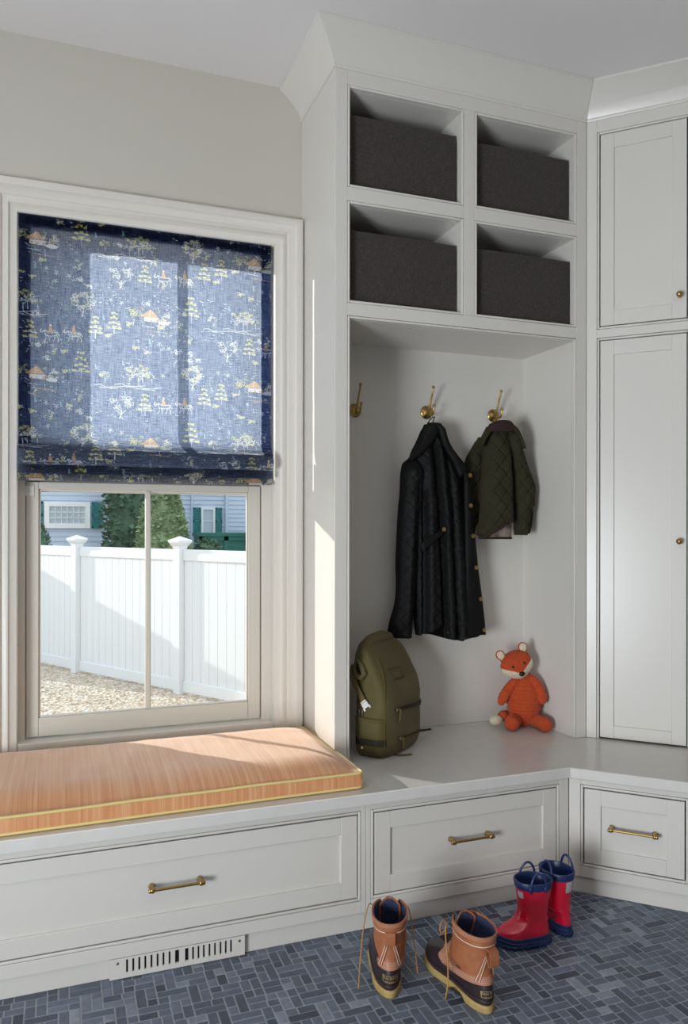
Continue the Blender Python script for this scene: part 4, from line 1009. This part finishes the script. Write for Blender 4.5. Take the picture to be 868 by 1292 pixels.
# ---------------------------------------------------------------- footwear
class Last:
    """a boot's plan outline at every height; x from heel to toe, y across, z up"""
    def __init__(s, xb, xf, wk, foot, shaft): s.xb, s.xf, s.wk, s.foot, s.shaft = xb, xf, wk, foot, shaft
    def half(s, t, z):
        e = max(0, 1-abs(2*t-1)**3.2)**.5; f = interp(s.foot, t); b = s.shaft; k = sstep(s.wk[0], s.wk[1], z)
        el = sqrt(max(0, 1-(2*t-1)**2))
        return lerp(f*e, b(z)*el**.85, k)
    def pt(s, th, z, off=0, bend=0):
        t = (1-cos(th))/2; a, b = interp(s.xb, z), interp(s.xf, z)
        x = lerp(a, b, t); w = s.half(t, z); y_ = w if th < PI else -w
        if off:
            x2, y2 = s._raw(th+.02, z); x1, y1 = s._raw(th-.02, z); dx, dy = x2-x1, y2-y1; L_ = sqrt(dx*dx+dy*dy)+1e-9
            x += -dy/L_*off*(-1) * -1 if False else dy/L_*off*(1 if s.ccw else -1); y_ += -dx/L_*off*(1 if s.ccw else -1)
        c = .012*sin(PI*clamp(t))*(1-sstep(s.wk[0], s.wk[1], z))*bend
        return Vector((x, y_+c, z))
    ccw = False
    def _raw(s, th, z):
        th = th % (2*PI); t = (1-cos(th))/2; a, b = interp(s.xb, z), interp(s.xf, z); w = s.half(t, z)
        return lerp(a, b, t), (w if th < PI else -w)
NTH = 72
def ths(n=NTH): return [2*PI*(i+.5)/n for i in range(n)]

duck = Last([(0,.004),(.02,.001),(.045,-.002),(.07,.002),(.10,.010),(.13,.010),(.16,.005),(.20,.000)],
            [(0,.286),(.022,.290),(.04,.289),(.055,.281),(.068,.266),(.08,.243),(.09,.215),(.10,.182),(.11,.160),(.122,.148),(.14,.139),(.17,.134),(.20,.134)],
            (.075, .135), [(0,.034),(.15,.0375),(.35,.037),(.52,.041),(.70,.049),(.82,.048),(.93,.043),(1,.040)],
            lambda z: .0395 + .006*sstep(.13,.2,z))
def duck_boot(loc, rz, label, side, twist, lace_paths, bow, loop_fold):
    r = thing('duck_boot', label, 'boot', loc, rz, group='pair of tan leather duck boots on the slate floor')
    D = duck; B = dict(bend=side)
    zb = lambda x: interp([(0,.078),(.05,.072),(.10,.066),(.14,.070),(.17,.088),(.20,.104),(.3,.12)], x)     # top edge of the rubber
    # gum sole with heel block and raised waist
    mb = MB(); rings = []
    def solez(x): return interp([(0,0),(.074,0),(.080,.0145),(.122,.0145),(.134,0),(.26,0),(.29,.006)], x)
    for lev in range(7):
        ring = []
        for th in ths():
            p = D.pt(th, .022, .0045 - (.0025 if lev in (0, 6) else 0), side); z0 = solez(p.x); z = lerp(z0, .0205 + .004*sstep(.2,.29,p.x), lev/6)
            if lev in (2, 3) and p.x > .12: q = .0018*sin(th*46); p.x += q*cos(th)*-1; p.y += q*(1 if th < PI else -1)
            ring.append((p.x, p.y, z))
        rings.append(ring)
    mb.loft(rings); mb.build('gum_sole', M['gum'], r, world=False, smooth=50)
    # rubber bottom
    mb = MB(); rings = []; zs_ = [.018,.023,.028,.035,.042,.05,.058,.064,.07,.075,.08,.085,.09,.095,.10,.105]
    for z in zs_: rings.append([D.pt(th, z, .0, side) for th in ths()])
    mb.loft(rings); rb = mb.build('rubber_bottom', M['rubberb'], r, world=False, smooth=60)
    mb = MB()
    mb.tube([D.pt(th, .031, .0012, side) for th in ths(60)], .0022, 6, closed=True); mb.build('foxing_rib', M['rubberl'], rb, world=False)
    # leather upper: outside skin from the rubber edge to the collar, open at the throat
    zt = lambda th: .196 + .006*(1-cos(th))/2
    gap = lambda z: interp([(.10,.05),(.13,.30),(.16,.42),(.21,.52)], z)         # half angle left open at the front
    def skin(off0, off1, z_lo, z_hi, n=44, m=30, col=None):
        rings = []
        for i in range(m+1):
            v = i/m; out_, in_ = [], []
            for j in range(n+1):
                s_ = j/n
                zz = .15
                g_ = .10
                for _ in range(3):
                    th = PI + lerp(g_, 2*PI-g_, s_)
                    th %= 2*PI
                    p0 = D.pt(th, .1, 0); zl = z_lo(D.pt(th, .08, 0).x if True else 0); zz = lerp(zl, z_hi(th), v); g_ = gap(zz)
                th = (PI + lerp(g_, 2*PI-g_, s_)) % (2*PI)
                out_.append(D.pt(th, zz, off1, 0)); in_.append(D.pt(th, zz, off0, 0))
            rings.append(out_+in_[::-1])
        return MB().loft(rings)
    up = skin(-.0006, .0030, lambda x: zb(x)-.001, zt).build('leather_upper', M['leather'], r, world=False, smooth=50)
    skin(.0028, .0044, lambda x: zb(x)-.004, lambda th: zb(D.pt(th, .08, 0).x)+.0165, m=6).build('lower_band', M['leather2'], up, world=False, smooth=50)
    skin(.0028, .0042, lambda x: .186, lambda th: zt(th)+.0006, m=4).build('collar_binding', M['leather2'], up, world=False, smooth=50)
    skin(.0028, .0037, lambda x: .170, lambda th: .1725, m=2).build('collar_seam', M['stitch'], up, world=False, smooth=50)
    skin(-.0022, -.0008, lambda x: .10, lambda th: zt(th)-.003, m=8).build('lining', M['bootlin'], r, world=False, smooth=50)
    # rows of stitches on the band
    mb = MB()
    for row_ in range(3):
        for k in range(64):
            th = (PI + lerp(.16, 2*PI-.16, (k+.5*(row_ % 2))/64)) % (2*PI); x = D.pt(th, .08, 0).x; z = zb(x)+.0022+row_*.0045
            a, b = D.pt(th-.018, z, .0050, 0), D.pt((th+.018) % (2*PI), z, .0050, 0); h_ = Vector((0,0,.0007))
            mb.add([a-h_, b-h_, b+h_, a+h_], [(0,1,2,3)])
    mb.build('stitching', M['stitch'], up, world=False, smooth=0)
    # tongue: curved sheet standing inside the throat
    rings = []
    for i in range(25):
        t = i/24; z = lerp(.098, .214, t); w = .030*(1-.75*max(0, (t-.8)/.2)**2); xc = interp(D.xf, z)-.004-.014*sstep(.4,1,t); f = []; bk_ = []
        for j in range(13):
            y_ = lerp(-w, w, j/12); c = .014*(y_/.030)**2; f.append((xc-c, y_, z)); bk_.append((xc-c-.0035, y_, z))
        rings.append(f+bk_[::-1])
    mb = MB().loft(rings); tg = mb.build('tongue', M['leather'], r, world=False, smooth=60)
    rings = []
    for i in range(17):
        t = i/16; z = lerp(.11, .209, t); w = .024*(1-.75*max(0, (t-.8)/.2)**2); xc = interp(D.xf, z)-.004-.014*sstep(.4,1,lerp(.1,.957,t)); f = []; bk_ = []
        for j in range(11):
            y_ = lerp(-w, w, j/10); c = .014*(y_/.030)**2; f.append((xc-c-.0037, y_, z)); bk_.append((xc-c-.0055, y_, z))
        rings.append(f+bk_[::-1])
    MB().loft(rings).build('tongue_lining', M['bootlin'], tg, world=False, smooth=60)
    MB().box(.03, .20, -.024, .024, .1062, .1082).build('insole', M['dark'], r, world=False, smooth=0)
    # back stay: inverted V of leather strips and the pull loop
    def strip(thz, w, off, name, par, m_):
        rings = []
        for th, z in thz:
            a = D.pt((th-w) % (2*PI), z, off, 0); b = D.pt((th+w) % (2*PI), z, off, 0); c = D.pt((th+w) % (2*PI), z, off-.0018, 0); e = D.pt((th-w) % (2*PI), z, off-.0018, 0); rings.append([a, b, c, e])
        return MB().loft(rings).build(name, m_, par, world=False, smooth=50)
    for sg in (-1, 1):
        strip([((sg*lerp(.52,.10,i/12)) % (2*PI), lerp(.080,.148,i/12)) for i in range(13)], .11, .0062, 'back_stay', up, M['leather'])
        strip([((sg*lerp(.58,.16,i/12)) % (2*PI), lerp(.080,.148,i/12)) for i in range(13)], .014, .0068, 'stay_stitch', up, M['stitch'])
        strip([((sg*lerp(.45,.05,i/12)) % (2*PI), lerp(.080,.148,i/12)) for i in range(13)], .012, .0068, 'stay_stitch', up, M['stitch'])
    hx = D.pt(.001, .16, 0).x
    w = .0135
    if loop_fold: pts = [(hx-.003,0,.168),(hx-.012,0,.170),(hx-.022,0,.166),(hx-.027,0,.152),(hx-.026,0,.132),(hx-.020,0,.128),(hx-.012,0,.142),(hx-.004,0,.152)]
    else: pts = [(hx-.003,0,.172),(hx-.008,0,.173),(hx-.013,0,.168),(hx-.014,0,.150),(hx-.011,0,.141),(hx-.006,0,.143),(hx-.004,0,.150)]
    ribbon(pts, 2*w, .0026, (0,1,0)).build('pull_loop', M['leather'], r, world=False, bevel=.0008)
    # heel label with its lettering, laid on the curved rubber
    def onheel(u_, z, off):
        lo, hi = 0, 1.2
        for _ in range(26):
            m_ = (lo+hi)/2
            if abs(D.pt(m_, z, off, 0).y) < abs(u_): lo = m_
            else: hi = m_
        p = D.pt(lo if u_ <= 0 else (2*PI-lo) % (2*PI), z, off, 0)
        return Vector((p.x, -abs(p.y) if u_ > 0 else abs(p.y), z)) 
    lz, lh, lw = .050, .0095, .0205
    uo = .0 if not loop_fold else .0
    rings = []
    for i in range(13):
        u_ = lerp(-lw, lw, i/12)+uo; rings.append([onheel(u_, lz-lh, .0002), onheel(u_, lz+lh, .0002), onheel(u_, lz+lh, .0012), onheel(u_, lz-lh, .0012)])
    lb = MB().loft(rings).build('heel_label', M['rubberl'], r, world=False, smooth=50)
    mb = MB(); bt = .0011
    def band(ua, ub, za, zc):
        n = 8; rg = []
        for i in range(n+1):
            u_ = lerp(ua, ub, i/n)+uo; rg.append([onheel(u_, za, .0016), onheel(u_, zc, .0016)])
        mb.loft(rg, closed=False, cap0=False, cap1=False)
    e = .0012
    band(-lw+e, lw-e, lz-lh+e, lz-lh+e+bt); band(-lw+e, lw-e, lz+lh-e-bt, lz+lh-e); band(-lw+e, -lw+e+bt, lz-lh+e, lz+lh-e); band(lw-e-bt, lw-e, lz-lh+e, lz+lh-e)
    for txt, size, dz in (('Bean Boots', .0088, .0004), ('by L.L.Bean', .0052, -.0066)):
        cu_ = bpy.data.curves.new('lettering', 'FONT'); cu_.body = txt; cu_.size = size; cu_.align_x = 'CENTER'; cu_.resolution_u = 3
        to = bpy.data.objects.new('lettering', cu_); COL.objects.link(to)
        dg = bpy.context.evaluated_depsgraph_get(); me = to.evaluated_get(dg).to_mesh()
        vs = [onheel(clamp(v.co.x*(1.0), -lw, lw)+uo, lz+dz+v.co.y, .0017) for v in me.vertices]; fs = [tuple(p.vertices) for p in me.polygons]
        mb.add(vs, fs); to.to_mesh_clear if False else None
        bpy.data.objects.remove(to); bpy.data.curves.remove(cu_)
    mb.build('lettering', M['gum'], lb, world=False, smooth=0)
    # eyelets and laces
    mb = MB(); zz = [.112,.128,.146,.164,.182]
    L_, R_ = [], []
    for z in zz:
        for sg, A in ((-1, L_), (1, R_)):
            p = D.pt((PI+sg*(gap(z)+.14)) % (2*PI), z, .0045, 0); A.append(p); MB().ellipsoid(p, (.0028,.0028,.0028), nu=10, nv=8).build('eyelet', M['brassd'], up, world=False)
    for i in range(len(zz)-1):
        for a, b in ((L_[i], R_[i+1]), (R_[i], L_[i+1])):
            m_ = (a+b)/2 + Vector((.006,0,.002)); mb.tube([a, m_, b], .0017, 6)
    for path in lace_paths: 
        P = [Vector(p) for p in path]; q = []
        for i in range(len(P)-1):
            p0, p1, p2, p3 = P[max(i-1,0)], P[i], P[i+1], P[min(i+2,len(P)-1)]
            for k in range(6):
                t = k/6; q.append(.5*((2*p1)+(p2-p0)*t+(2*p0-5*p1+4*p2-p3)*t*t+(3*p1-p0-3*p2+p3)*t**3))
        q.append(P[-1]); mb.tube(q, .0017, 7)
    mb.build('lace', M['lace'], r, world=False)
    return r
duck_boot((.818, 1.852, .0006), math.radians(67), 'tan leather duck boot at left, heel to the camera beside the drawer', 1, 0,
    [[(.128,.046,.182),(.118,.058,.188),(.090,.070,.150),(.062,.078,.090),(.045,.082,.040),(.030,.084,.006)], [(.128,-.046,.182),(.122,-.054,.176),(.118,-.062,.13),(.10,-.070,.075),(.085,-.076,.02)]], False, False)
duck_boot((1.030, 1.706, .0006), math.radians(95), 'tan leather duck boot at right, toe pointing away, nearest the red boots', -1, 0,
    [[(.128,.046,.182),(.130,.058,.190),(.124,.070,.178),(.126,.064,.158),(.130,.050,.166)], [(.130,.048,.178),(.118,.056,.150),(.100,.062,.105),(.085,.070,.055),(.085,.078,.012)]], True, True)

wel = Last([(0,.006),(.012,.001),(.03,.000),(.06,.006),(.09,.010),(.13,.006),(.192,-.004)],
           [(0,.168),(.02,.172),(.034,.170),(.044,.163),(.054,.148),(.062,.130),(.070,.115),(.080,.105),(.10,.0985),(.14,.101),(.192,.109)],
           (.05, .10), [(0,.026),(.15,.0285),(.35,.027),(.52,.029),(.70,.035),(.82,.034),(.93,.031),(1,.028)],
           lambda z: .036 + .010*sstep(.1,.19,z))
def rain_boot(loc, rz, label, side):
    r = thing('rain_boot', label, 'boot', loc, rz, group='pair of red rain boots with navy soles')
    D = wel
    mb = MB(); rings = []
    for z, o in ((0,.0005),(.004,.003),(.010,.0035),(.0115,.0022),(.013,.0035),(.020,.0035),(.0215,.0022),(.023,.0032),(.031,.003),(.033,.0012)):
        ring = []
        for th in ths():
            p = D.pt(th, max(z,.012), o, side); zz = z
            if z < .005: zz = z + interp([(0,0),(.055,0),(.060,.006),(.078,.006),(.084,0),(.15,0),(.172,.004)], p.x)*(1-z/.005)
            ring.append((p.x, p.y, zz + (.004*sstep(.12,.17,p.x) if z > .015 else 0)))
        rings.append(ring)
    mb.loft(rings); mb.build('sole', M['navy'], r, world=False, smooth=40)
    mb = MB()
    for k in range(26):
        th = 2*PI*(k+.5)/26; p = D.pt(th, .012, .0036, side)
        mb.box(p.x-.003, p.x+.003, p.y-.0025, p.y+.0025, .0008 + interp([(0,0),(.055,0),(.060,.006),(.078,.006),(.084,0),(.15,0),(.172,.004)], p.x), .0085)
    mb.build('tread_lugs', M['navy'], r, world=False, bevel=.0006)
    mb = MB(); out_ = []; zt = .186
    for i in range(40):
        z = lerp(.026, zt, i/39); out_.append([D.pt(th, z, .0006*noise.noise((th*2, z*30, 1)), side*(1-sstep(.04,.09,z))) for th in ths()])
    inn = [[D.pt(th, z, -.0028, 0) for th in ths()] for z in (zt, .17, .14, .11, .09)]
    mb.loft(out_+inn); mb.build('shaft', M['red'], r, world=False, smooth=60)
    mb = MB()
    R1 = [[D.pt(th, z, o, 0) for th in ths()] for z, o in ((.168,.0002),(.169,.0022),(.187,.0024),(.1895,.001),(.1895,-.0030),(.187,-.0040),(.14,-.0038),(.105,-.0036),(.088,-.0036))]
    mb.loft(R1, cap0=False); mb.build('top_band', M['navy'], r, world=False, smooth=40)
    for sg in (-1, 1):
        c = PI/2 if sg > 0 else 1.5*PI; P = []
        a, b = D.pt(c-.42, .172, .0035, 0), D.pt(c+.42, .172, .0035, 0)
        P = [a, a+Vector((0,0,.018))]
        for k in range(1, 12):
            t = k/12; P.append(a.lerp(b, t)*1 + Vector((0, -sg*.004*sin(PI*t), .018+.030*sin(PI*t)**.7)))
        P += [b+Vector((0,0,.018)), b]
        hd_ = MB().tube(P, .0036, 10).build('pull_handle', M['navy'], r, world=False)
        for q in (a, b): MB().ellipsoid(q+Vector((0,0,.002)), (.006,.003,.010), nu=12, nv=10).build('handle_tab', M['navy'], hd_, world=False)
    def patch(th0, th1, z0, z1, name, m_, off=.0012):
        rg = []
        for i in range(9):
            th = lerp(th0, th1, i/8) % (2*PI); rg.append([D.pt(th, z0, off-.001, 0), D.pt(th, z1, off-.001, 0), D.pt(th, z1, off, 0), D.pt(th, z0, off, 0)])
        MB().loft(rg).build(name, m_, r, world=False, smooth=50)
    patch(-.22, .22, .132, .166, 'reflective_patch', M['silver'], .0016)
    patch(PI-.62, PI-.18, .142, .161, 'front_label', M['silver']) if side > 0 else patch(PI+.28, PI+.75, .140, .160, 'front_label', M['silver'])
    mb = MB(); mb.tube([D.pt(th, .074, .0008, 0) for th in ths(48)], .0011, 6, closed=True); mb.build('ankle_seam', M['red'], r, world=False)
    return r
rain_boot((1.384, 1.950, .0006), math.radians(168), 'red rain boot in front, toe pointing left, small grey label', 1)
rain_boot((1.452, 1.944, .0006), math.radians(101), 'red rain boot behind its pair, showing its heel with a grey reflective patch', -1)
# ---------------------------------------------------------------- outside
GZ = -.86
mb = MB(); mb.box(-30, 40, YW+.22, 60, GZ-.2, GZ); mb.build('ground_gravel', M['gravel'], smooth=0, kind='structure')
FP = [(-.985, 13.90), (.249, 11.779), (1.437, 9.818), (2.55, 7.98)]
# loose stones, nobody could count them
mb = MB(); rnd = random.Random(3)
for i in range(2600):
    x = rnd.uniform(-.7, 3.0); y_ = rnd.uniform(7.2, 13)
    if any((x-p[0])**2+(y_-p[1])**2 < .04 for p in FP): continue
    s_ = rnd.uniform(.012, .030); c = Vector((x, y_, GZ)); R = Matrix.Rotation(rnd.uniform(0, 6.28), 3, 'Z')
    v = [c + R @ Vector((s_*a, s_*b*.8, s_*.5*h_)) for a, b, h_ in ((1,0,0),(0,1,0),(-1,0,0),(0,-1,0),(.4,.3,1),(-.5,-.2,.8))]
    mb.add(v, [(0,1,4),(1,5,4),(1,2,5),(2,3,5),(3,4,5),(3,0,4)])
tag(mb.build('gravel', M['gravel'], smooth=0), 'loose pale gravel covering the yard in front of the white fence', 'gravel', kind='stuff')
def post(p, label):
    r = thing('fence_post', label, 'fence post', (p[0], p[1], GZ), math.atan2(-.855, .518), group='white fence posts')
    w = .062; mb = MB(); mb.box(-w, w, -w, w, 0, 1.90); mb.build('shaft', M['vinyl'], r, world=False, bevel=.006)
    c = MB(); rg = []
    for z, h_ in ((1.84,.068),(1.86,.068),(1.865,.076),(1.90,.098),(1.915,.108),(1.935,.108),(1.94,.100),(1.985,.006)): rg.append([(-h_,-h_,z),(h_,-h_,z),(h_,h_,z),(-h_,h_,z)])
    c.loft(rg); c.build('post_cap', M['vinyl'], r, world=False, bevel=.003)
def fence(a, b, label, zt=1.82, zb=.03):
    dx, dy = b[0]-a[0], b[1]-a[1]; L_ = sqrt(dx*dx+dy*dy); r = thing('fence', label, 'fence', ((a[0]+b[0])/2, (a[1]+b[1])/2, GZ), math.atan2(dy, dx), group='white board fence panels')
    h = L_/2-.064; mb = MB(); n = int(2*h/.145); w = 2*h/n
    for k in range(n): mb.box(-h+k*w+.003, -h+(k+1)*w-.003, .012, .034, zb+.12, zt-.13)
    mb.box(-h, h, .018, .030, zb+.10, zt-.1)
    mb.build('boards', M['vinyl'], r, world=False, bevel=.004)
    MB().box(-h, h, -.008, .042, zt-.14, zt).build('top_rail', M['vinyl'], r, world=False, bevel=.006)
    MB().box(-h, h, -.008, .042, zb, zb+.14).build('bottom_rail', M['vinyl'], r, world=False, bevel=.006)
for i, (a, b) in enumerate(zip(FP, FP[1:])):
    fence(a, b, ['white board fence panel furthest left through the window', 'white board fence panel between the two capped posts', 'white board fence panel at right, nearest the house'][i])
for p, l in zip(FP[1:3], ['white capped fence post in the left window pane', 'white capped fence post in the right window pane']): post(p, l)
post(FP[0], 'white capped fence post at the far corner, left of the window view')
rt = (FP[0][0]-1.05, FP[0][1]-.64)
fence(rt, FP[0], 'white board fence return at the far left corner of the yard')

def siding(mb, x0, x1, y_, z0, z1, ex=.125):
    z = z0
    while z < z1:
        mb.add([(x0,y_-.02,z),(x1,y_-.02,z),(x1,y_,z+ex),(x0,y_,z+ex),(x0,y_+.03,z),(x1,y_+.03,z),(x1,y_+.03,z+ex),(x0,y_+.03,z+ex)], [(0,1,2,3),(0,4,5,1),(0,3,7,4),(1,5,6,2)]); z += ex
def house_window(r, x0, x1, z0, z1, y_, cols, rows, casing, shade=0):
    mb = MB(); c = casing
    mb.box(x0, x0+c, y_-.07, y_, z0, z1); mb.box(x1-c, x1, y_-.07, y_, z0, z1); mb.box(x0+c, x1-c, y_-.07, y_, z0, z0+c); mb.box(x0+c, x1-c, y_-.07, y_, z1-c, z1)
    f = mb.build('window', M['white'], r, bevel=.004)
    mb = MB(); a, b, e, g_ = x0+c, x1-c, z0+c, z1-c
    for k in range(1, cols): x = lerp(a, b, k/cols); mb.box(x-.007, x+.007, y_-.045, y_-.03, e, g_)
    for k in range(1, rows): z = lerp(e, g_, k/rows); mb.box(a, b, y_-.045, y_-.03, z-.010, z+.010)
    mb.build('glazing_bars', M['white'], f, smooth=0)
    MB().box(a, b, y_-.028, y_-.022, e, g_).build('pane', M['farglass'], f, smooth=0)
    if shade: MB().box(a+.01, b-.01, y_-.0215, y_-.0195, lerp(e, g_, shade), g_).build('blind', M['white'], f, smooth=0)
def shutter(r, x0, x1, z0, z1, y_):
    mb = MB(); c = .035
    mb.box(x0, x0+c, y_-.07, y_-.025, z0, z1); mb.box(x1-c, x1, y_-.07, y_-.025, z0, z1)
    zm = lerp(z0, z1, .5)
    for (a, b) in ((z0, z0+.05), (zm-.03, zm+.03), (z1-.05, z1)): mb.box(x0, x1, y_-.07, y_-.025, a, b)
    z = z0
    while z < z1-.03: mb.box(x0+c, x1-c, y_-.06, y_-.035, z, z+.026); z += .034
    mb.build('shutter', M['shutter'], r, smooth=0)
h1 = thing('house', 'pale blue clapboard house beyond the fence at left with one wide window', 'house', (-1.5, 20.5, GZ))
mb = MB(); siding(mb, -6, 1.10, 20, GZ, 3.2); mb.box(-6, 1.10, 20.03, 26, GZ, 3.2); mb.build('wall', M['siding'], h1, smooth=0)
mb = MB(); mb.box(1.03, 1.19, 19.93, 20.04, GZ, 3.2); mb.box(-6, 1.19, 19.93, 20.03, 3.0, 3.2); mb.build('corner_board', M['siding'], h1, smooth=0)
mb = MB(); mb.loft([[(-6.3,19.6,3.2),(-6.3,26.4,3.2),(-6.3,23,5.2)],[(1.5,19.6,3.2),(1.5,26.4,3.2),(1.5,23,5.2)]]); mb.build('roof', M['canvas'], h1, smooth=0)
house_window(h1, -.33, .73, 1.21, 1.86, 19.98, 6, 3, .12, .40)
shutter(h1, .765, 1.02, 1.21, 1.86, 19.98); shutter(h1, -.64, -.36, 1.21, 1.86, 19.98)
h2 = thing('house', 'pale blue clapboard house beyond the fence at right with a narrow window', 'house', (5, 23, GZ))
mb = MB(); siding(mb, 2.2, 12, 22, GZ, 3.6); mb.box(2.2, 12, 22.03, 28, GZ, 3.6); mb.build('wall', M['siding'], h2, smooth=0)
mb = MB(); mb.box(3.52, 3.57, 21.93, 22.0, GZ, 3.6); mb.box(4.50, 4.58, 21.93, 22.0, GZ, 3.6); mb.build('corner_board', M['siding'], h2, smooth=0)
mb = MB(); mb.loft([[(2.0,21.6,3.6),(2.0,28.4,3.6),(2.0,25,5.6)],[(12.3,21.6,3.6),(12.3,28.4,3.6),(12.3,25,5.6)]]); mb.build('roof', M['canvas'], h2, smooth=0)
house_window(h2, 3.80, 4.20, 1.02, 1.80, 21.98, 1, 2, .06, 0)
shutter(h2, 3.575, 3.785, 1.02, 1.80, 21.98); shutter(h2, 4.215, 4.40, 1.02, 1.80, 21.98)
# green boarded box in front of the second house
gb = thing('storage_shed', 'low dark green panelled shed beyond the fence below the narrow window', 'shed', (4.3, 20.9, GZ))
mb = MB(); mb.box(3.50, 5.6, 20.5, 21.3, GZ, 1.0); mb.build('wall', M['bin_green'], gb, smooth=0)
mb = MB()
mb.box(3.46, 5.64, 20.42, 21.4, 1.0, 1.09)
for x in (3.50, 4.16, 4.82, 5.48): mb.box(x, x+.12, 20.455, 20.5, GZ, 1.0)
mb.box(3.5, 5.6, 20.455, 20.5, .88, 1.0); mb.build('frame', M['bin_green'], gb, smooth=0)
def foliage(name, label, cx, cy, z0, z1, rx, ry, m_, n, seed, conical=0, trunk=True, sz=.11):
    r = thing(name, label, 'tree', (cx, cy, GZ)); R = random.Random(seed); mb = MB()
    core = MB()
    def env(t): return (1-t)**.75*.98+.05 if conical else sqrt(max(.02, 1-(2*t-.9)**2*.82))
    rg = []
    for i in range(15):
        t = i/14; k = env(t)*.82; ring = []
        for j in range(22):
            a = 2*PI*j/22; q = k*(1+.16*noise.noise((cos(a)*2+seed, sin(a)*2, t*5))); ring.append((cx+rx*q*cos(a), cy+ry*q*sin(a), lerp(z0, z1, t)))
        rg.append(ring)
    core.loft(rg)
    for i in range(n):
        t = R.random()**(1.25 if conical else 1); a = R.uniform(0, 2*PI); k = env(t)*R.uniform(.78, 1.06)*(1+.15*noise.noise((cos(a)*2+seed, sin(a)*2, t*5)))
        c = Vector((cx+rx*k*cos(a), cy+ry*k*sin(a), lerp(z0, z1, t)+R.uniform(-.05,.05))); s_ = R.uniform(.5, 1.1)*sz
        d = Vector((cos(a)+R.uniform(-.6,.6), sin(a)+R.uniform(-.6,.6), R.uniform(-.5,.8))).normalized(); sd = d.cross(Vector((R.uniform(-1,1),R.uniform(-1,1),1))).normalized()
        mb.add([c-d*s_*.5, c+sd*s_*.35+d*.1*s_, c+d*s_*.7, c-sd*s_*.35+d*.1*s_], [(0,1,2,3)])
    mb.add(core.v, [tuple(f) for f in core.f]); mb.build('foliage', m_, r, smooth=0)
    MB().tube([(cx, cy, GZ), (cx, cy, z0+.3)], [.09,.07], 10).build('trunk', M['bark'], r)
foliage('evergreen_tree', 'dark tall evergreen behind the pale green shrub', 1.75, 18.9, -.6, 3.9, .75, .6, M['leaf'], 3800, 5, 0, sz=.17)
foliage('conical_shrub', 'big rounded conical green shrub filling the middle above the fence', 2.12, 17.0, -.7, 2.75, .86, .8, M['leaf2'], 5200, 9, 1, sz=.13)
foliage('evergreen_tree', 'narrow ivy covered evergreen at the right edge of the window view', 5.05, 19.6, .2, 3.6, .30, .4, M['leaf'], 1600, 12, 0, sz=.12)
foliage('shrub', 'small dark shrub low at the left edge of the window view', -.42, 17.5, -.6, 1.35, .30, .3, M['leaf'], 900, 15, 0, sz=.10)
foliage('shrub', 'low dark hedge under the bright siding between shrub and shed', 3.55, 19.6, -.6, .93, .55, .3, M['leaf'], 1300, 17, 0, sz=.11)

# ---------------------------------------------------------------- light
w = bpy.data.worlds.new('sky'); scene.world = w; w.use_nodes = True; nt = w.node_tree
bg = nt.nodes['Background']; bg.inputs['Color'].default_value = (.80, .90, 1.0, 1); bg.inputs['Strength'].default_value = SKY
sd = bpy.data.lights.new('sun', 'SUN'); sd.energy = SUN; sd.angle = math.radians(.6); sd.color = (1, .95, .86)
so = bpy.data.objects.new('sun', sd); COL.objects.link(so); dv = Vector((.90, -1.0, -.345)).normalized()
so.rotation_euler = dv.to_track_quat('-Z', 'Y').to_euler(); so.location = (-6, 12, 6)
def area(name, loc, tgt, sx, sy, e, col):
    l = bpy.data.lights.new(name, 'AREA'); l.shape = 'RECTANGLE'; l.size = sx; l.size_y = sy; l.energy = e; l.color = col
    o = bpy.data.objects.new(name, l); COL.objects.link(o); o.location = loc
    o.rotation_euler = (Vector(tgt)-Vector(loc)).to_track_quat('-Z', 'Z').to_euler(); return o
area('daylight_left', (XL+.02, (gx['y0']+gx['y1'])/2, (gx['z0']+gx['z1'])/2), (XL+1, (gx['y0']+gx['y1'])/2+.1, (gx['z0']+gx['z1'])/2+.34), 1.35, 1.25, E_LEFT, (.90, .95, 1))
# added warm fill for the upper room: an unseen flush dome behind the camera
lp = thing('added_fill_lamp', 'unseen round flush lamp added behind the camera as warm fill', 'lamp', (.4, -.6, ZC))
MB().lathe([(.0001,0),(.19,0),(.19,-.02),(.17,-.025),(.0001,-.025)], (.4,-.6,ZC-.0005), 'z', 32).build('fill_lamp_base', M['brass'], lp)
pl = bpy.data.lights.new('added_fill_light', 'AREA'); pl.shape = 'DISK'; pl.size = .34; pl.energy = E_LAMP; pl.color = (1, .88, .72)
po = bpy.data.objects.new('added_fill_light', pl); COL.objects.link(po); po.location = (.4, -.6, ZC-.03)

# ---------------------------------------------------------------- camera
f_px, hy, yaw, roll = 969.756, 665.358, 69.6377, .0569
cam = bpy.data.cameras.new('camera'); cam.sensor_fit = 'HORIZONTAL'; cam.sensor_width = 36; cam.lens = 36*f_px/868
cam.shift_y = (hy-646)/868; cam.clip_start = .05; cam.clip_end = 200
co = bpy.data.objects.new('camera', cam); COL.objects.link(co)
co.matrix_world = Matrix.Translation((0, 0, H_CAM)) @ Matrix.Rotation(math.radians(yaw-90), 4, 'Z') @ Matrix.Rotation(PI/2, 4, 'X') @ Matrix.Rotation(math.radians(roll), 4, 'Z')
scene.camera = co
vs = scene.view_settings; vs.view_transform = 'Standard'; vs.look = 'None'; vs.gamma = 1; vs.use_curve_mapping = False; vs.exposure = EXPO
scene.display_settings.display_device = 'sRGB'
scene.cycles.max_bounces = 8; scene.cycles.diffuse_bounces = 5; scene.cycles.transparent_max_bounces = 12; scene.cycles.caustics_reflective = False; scene.cycles.caustics_refractive = False
scene.cycles.use_denoising = True
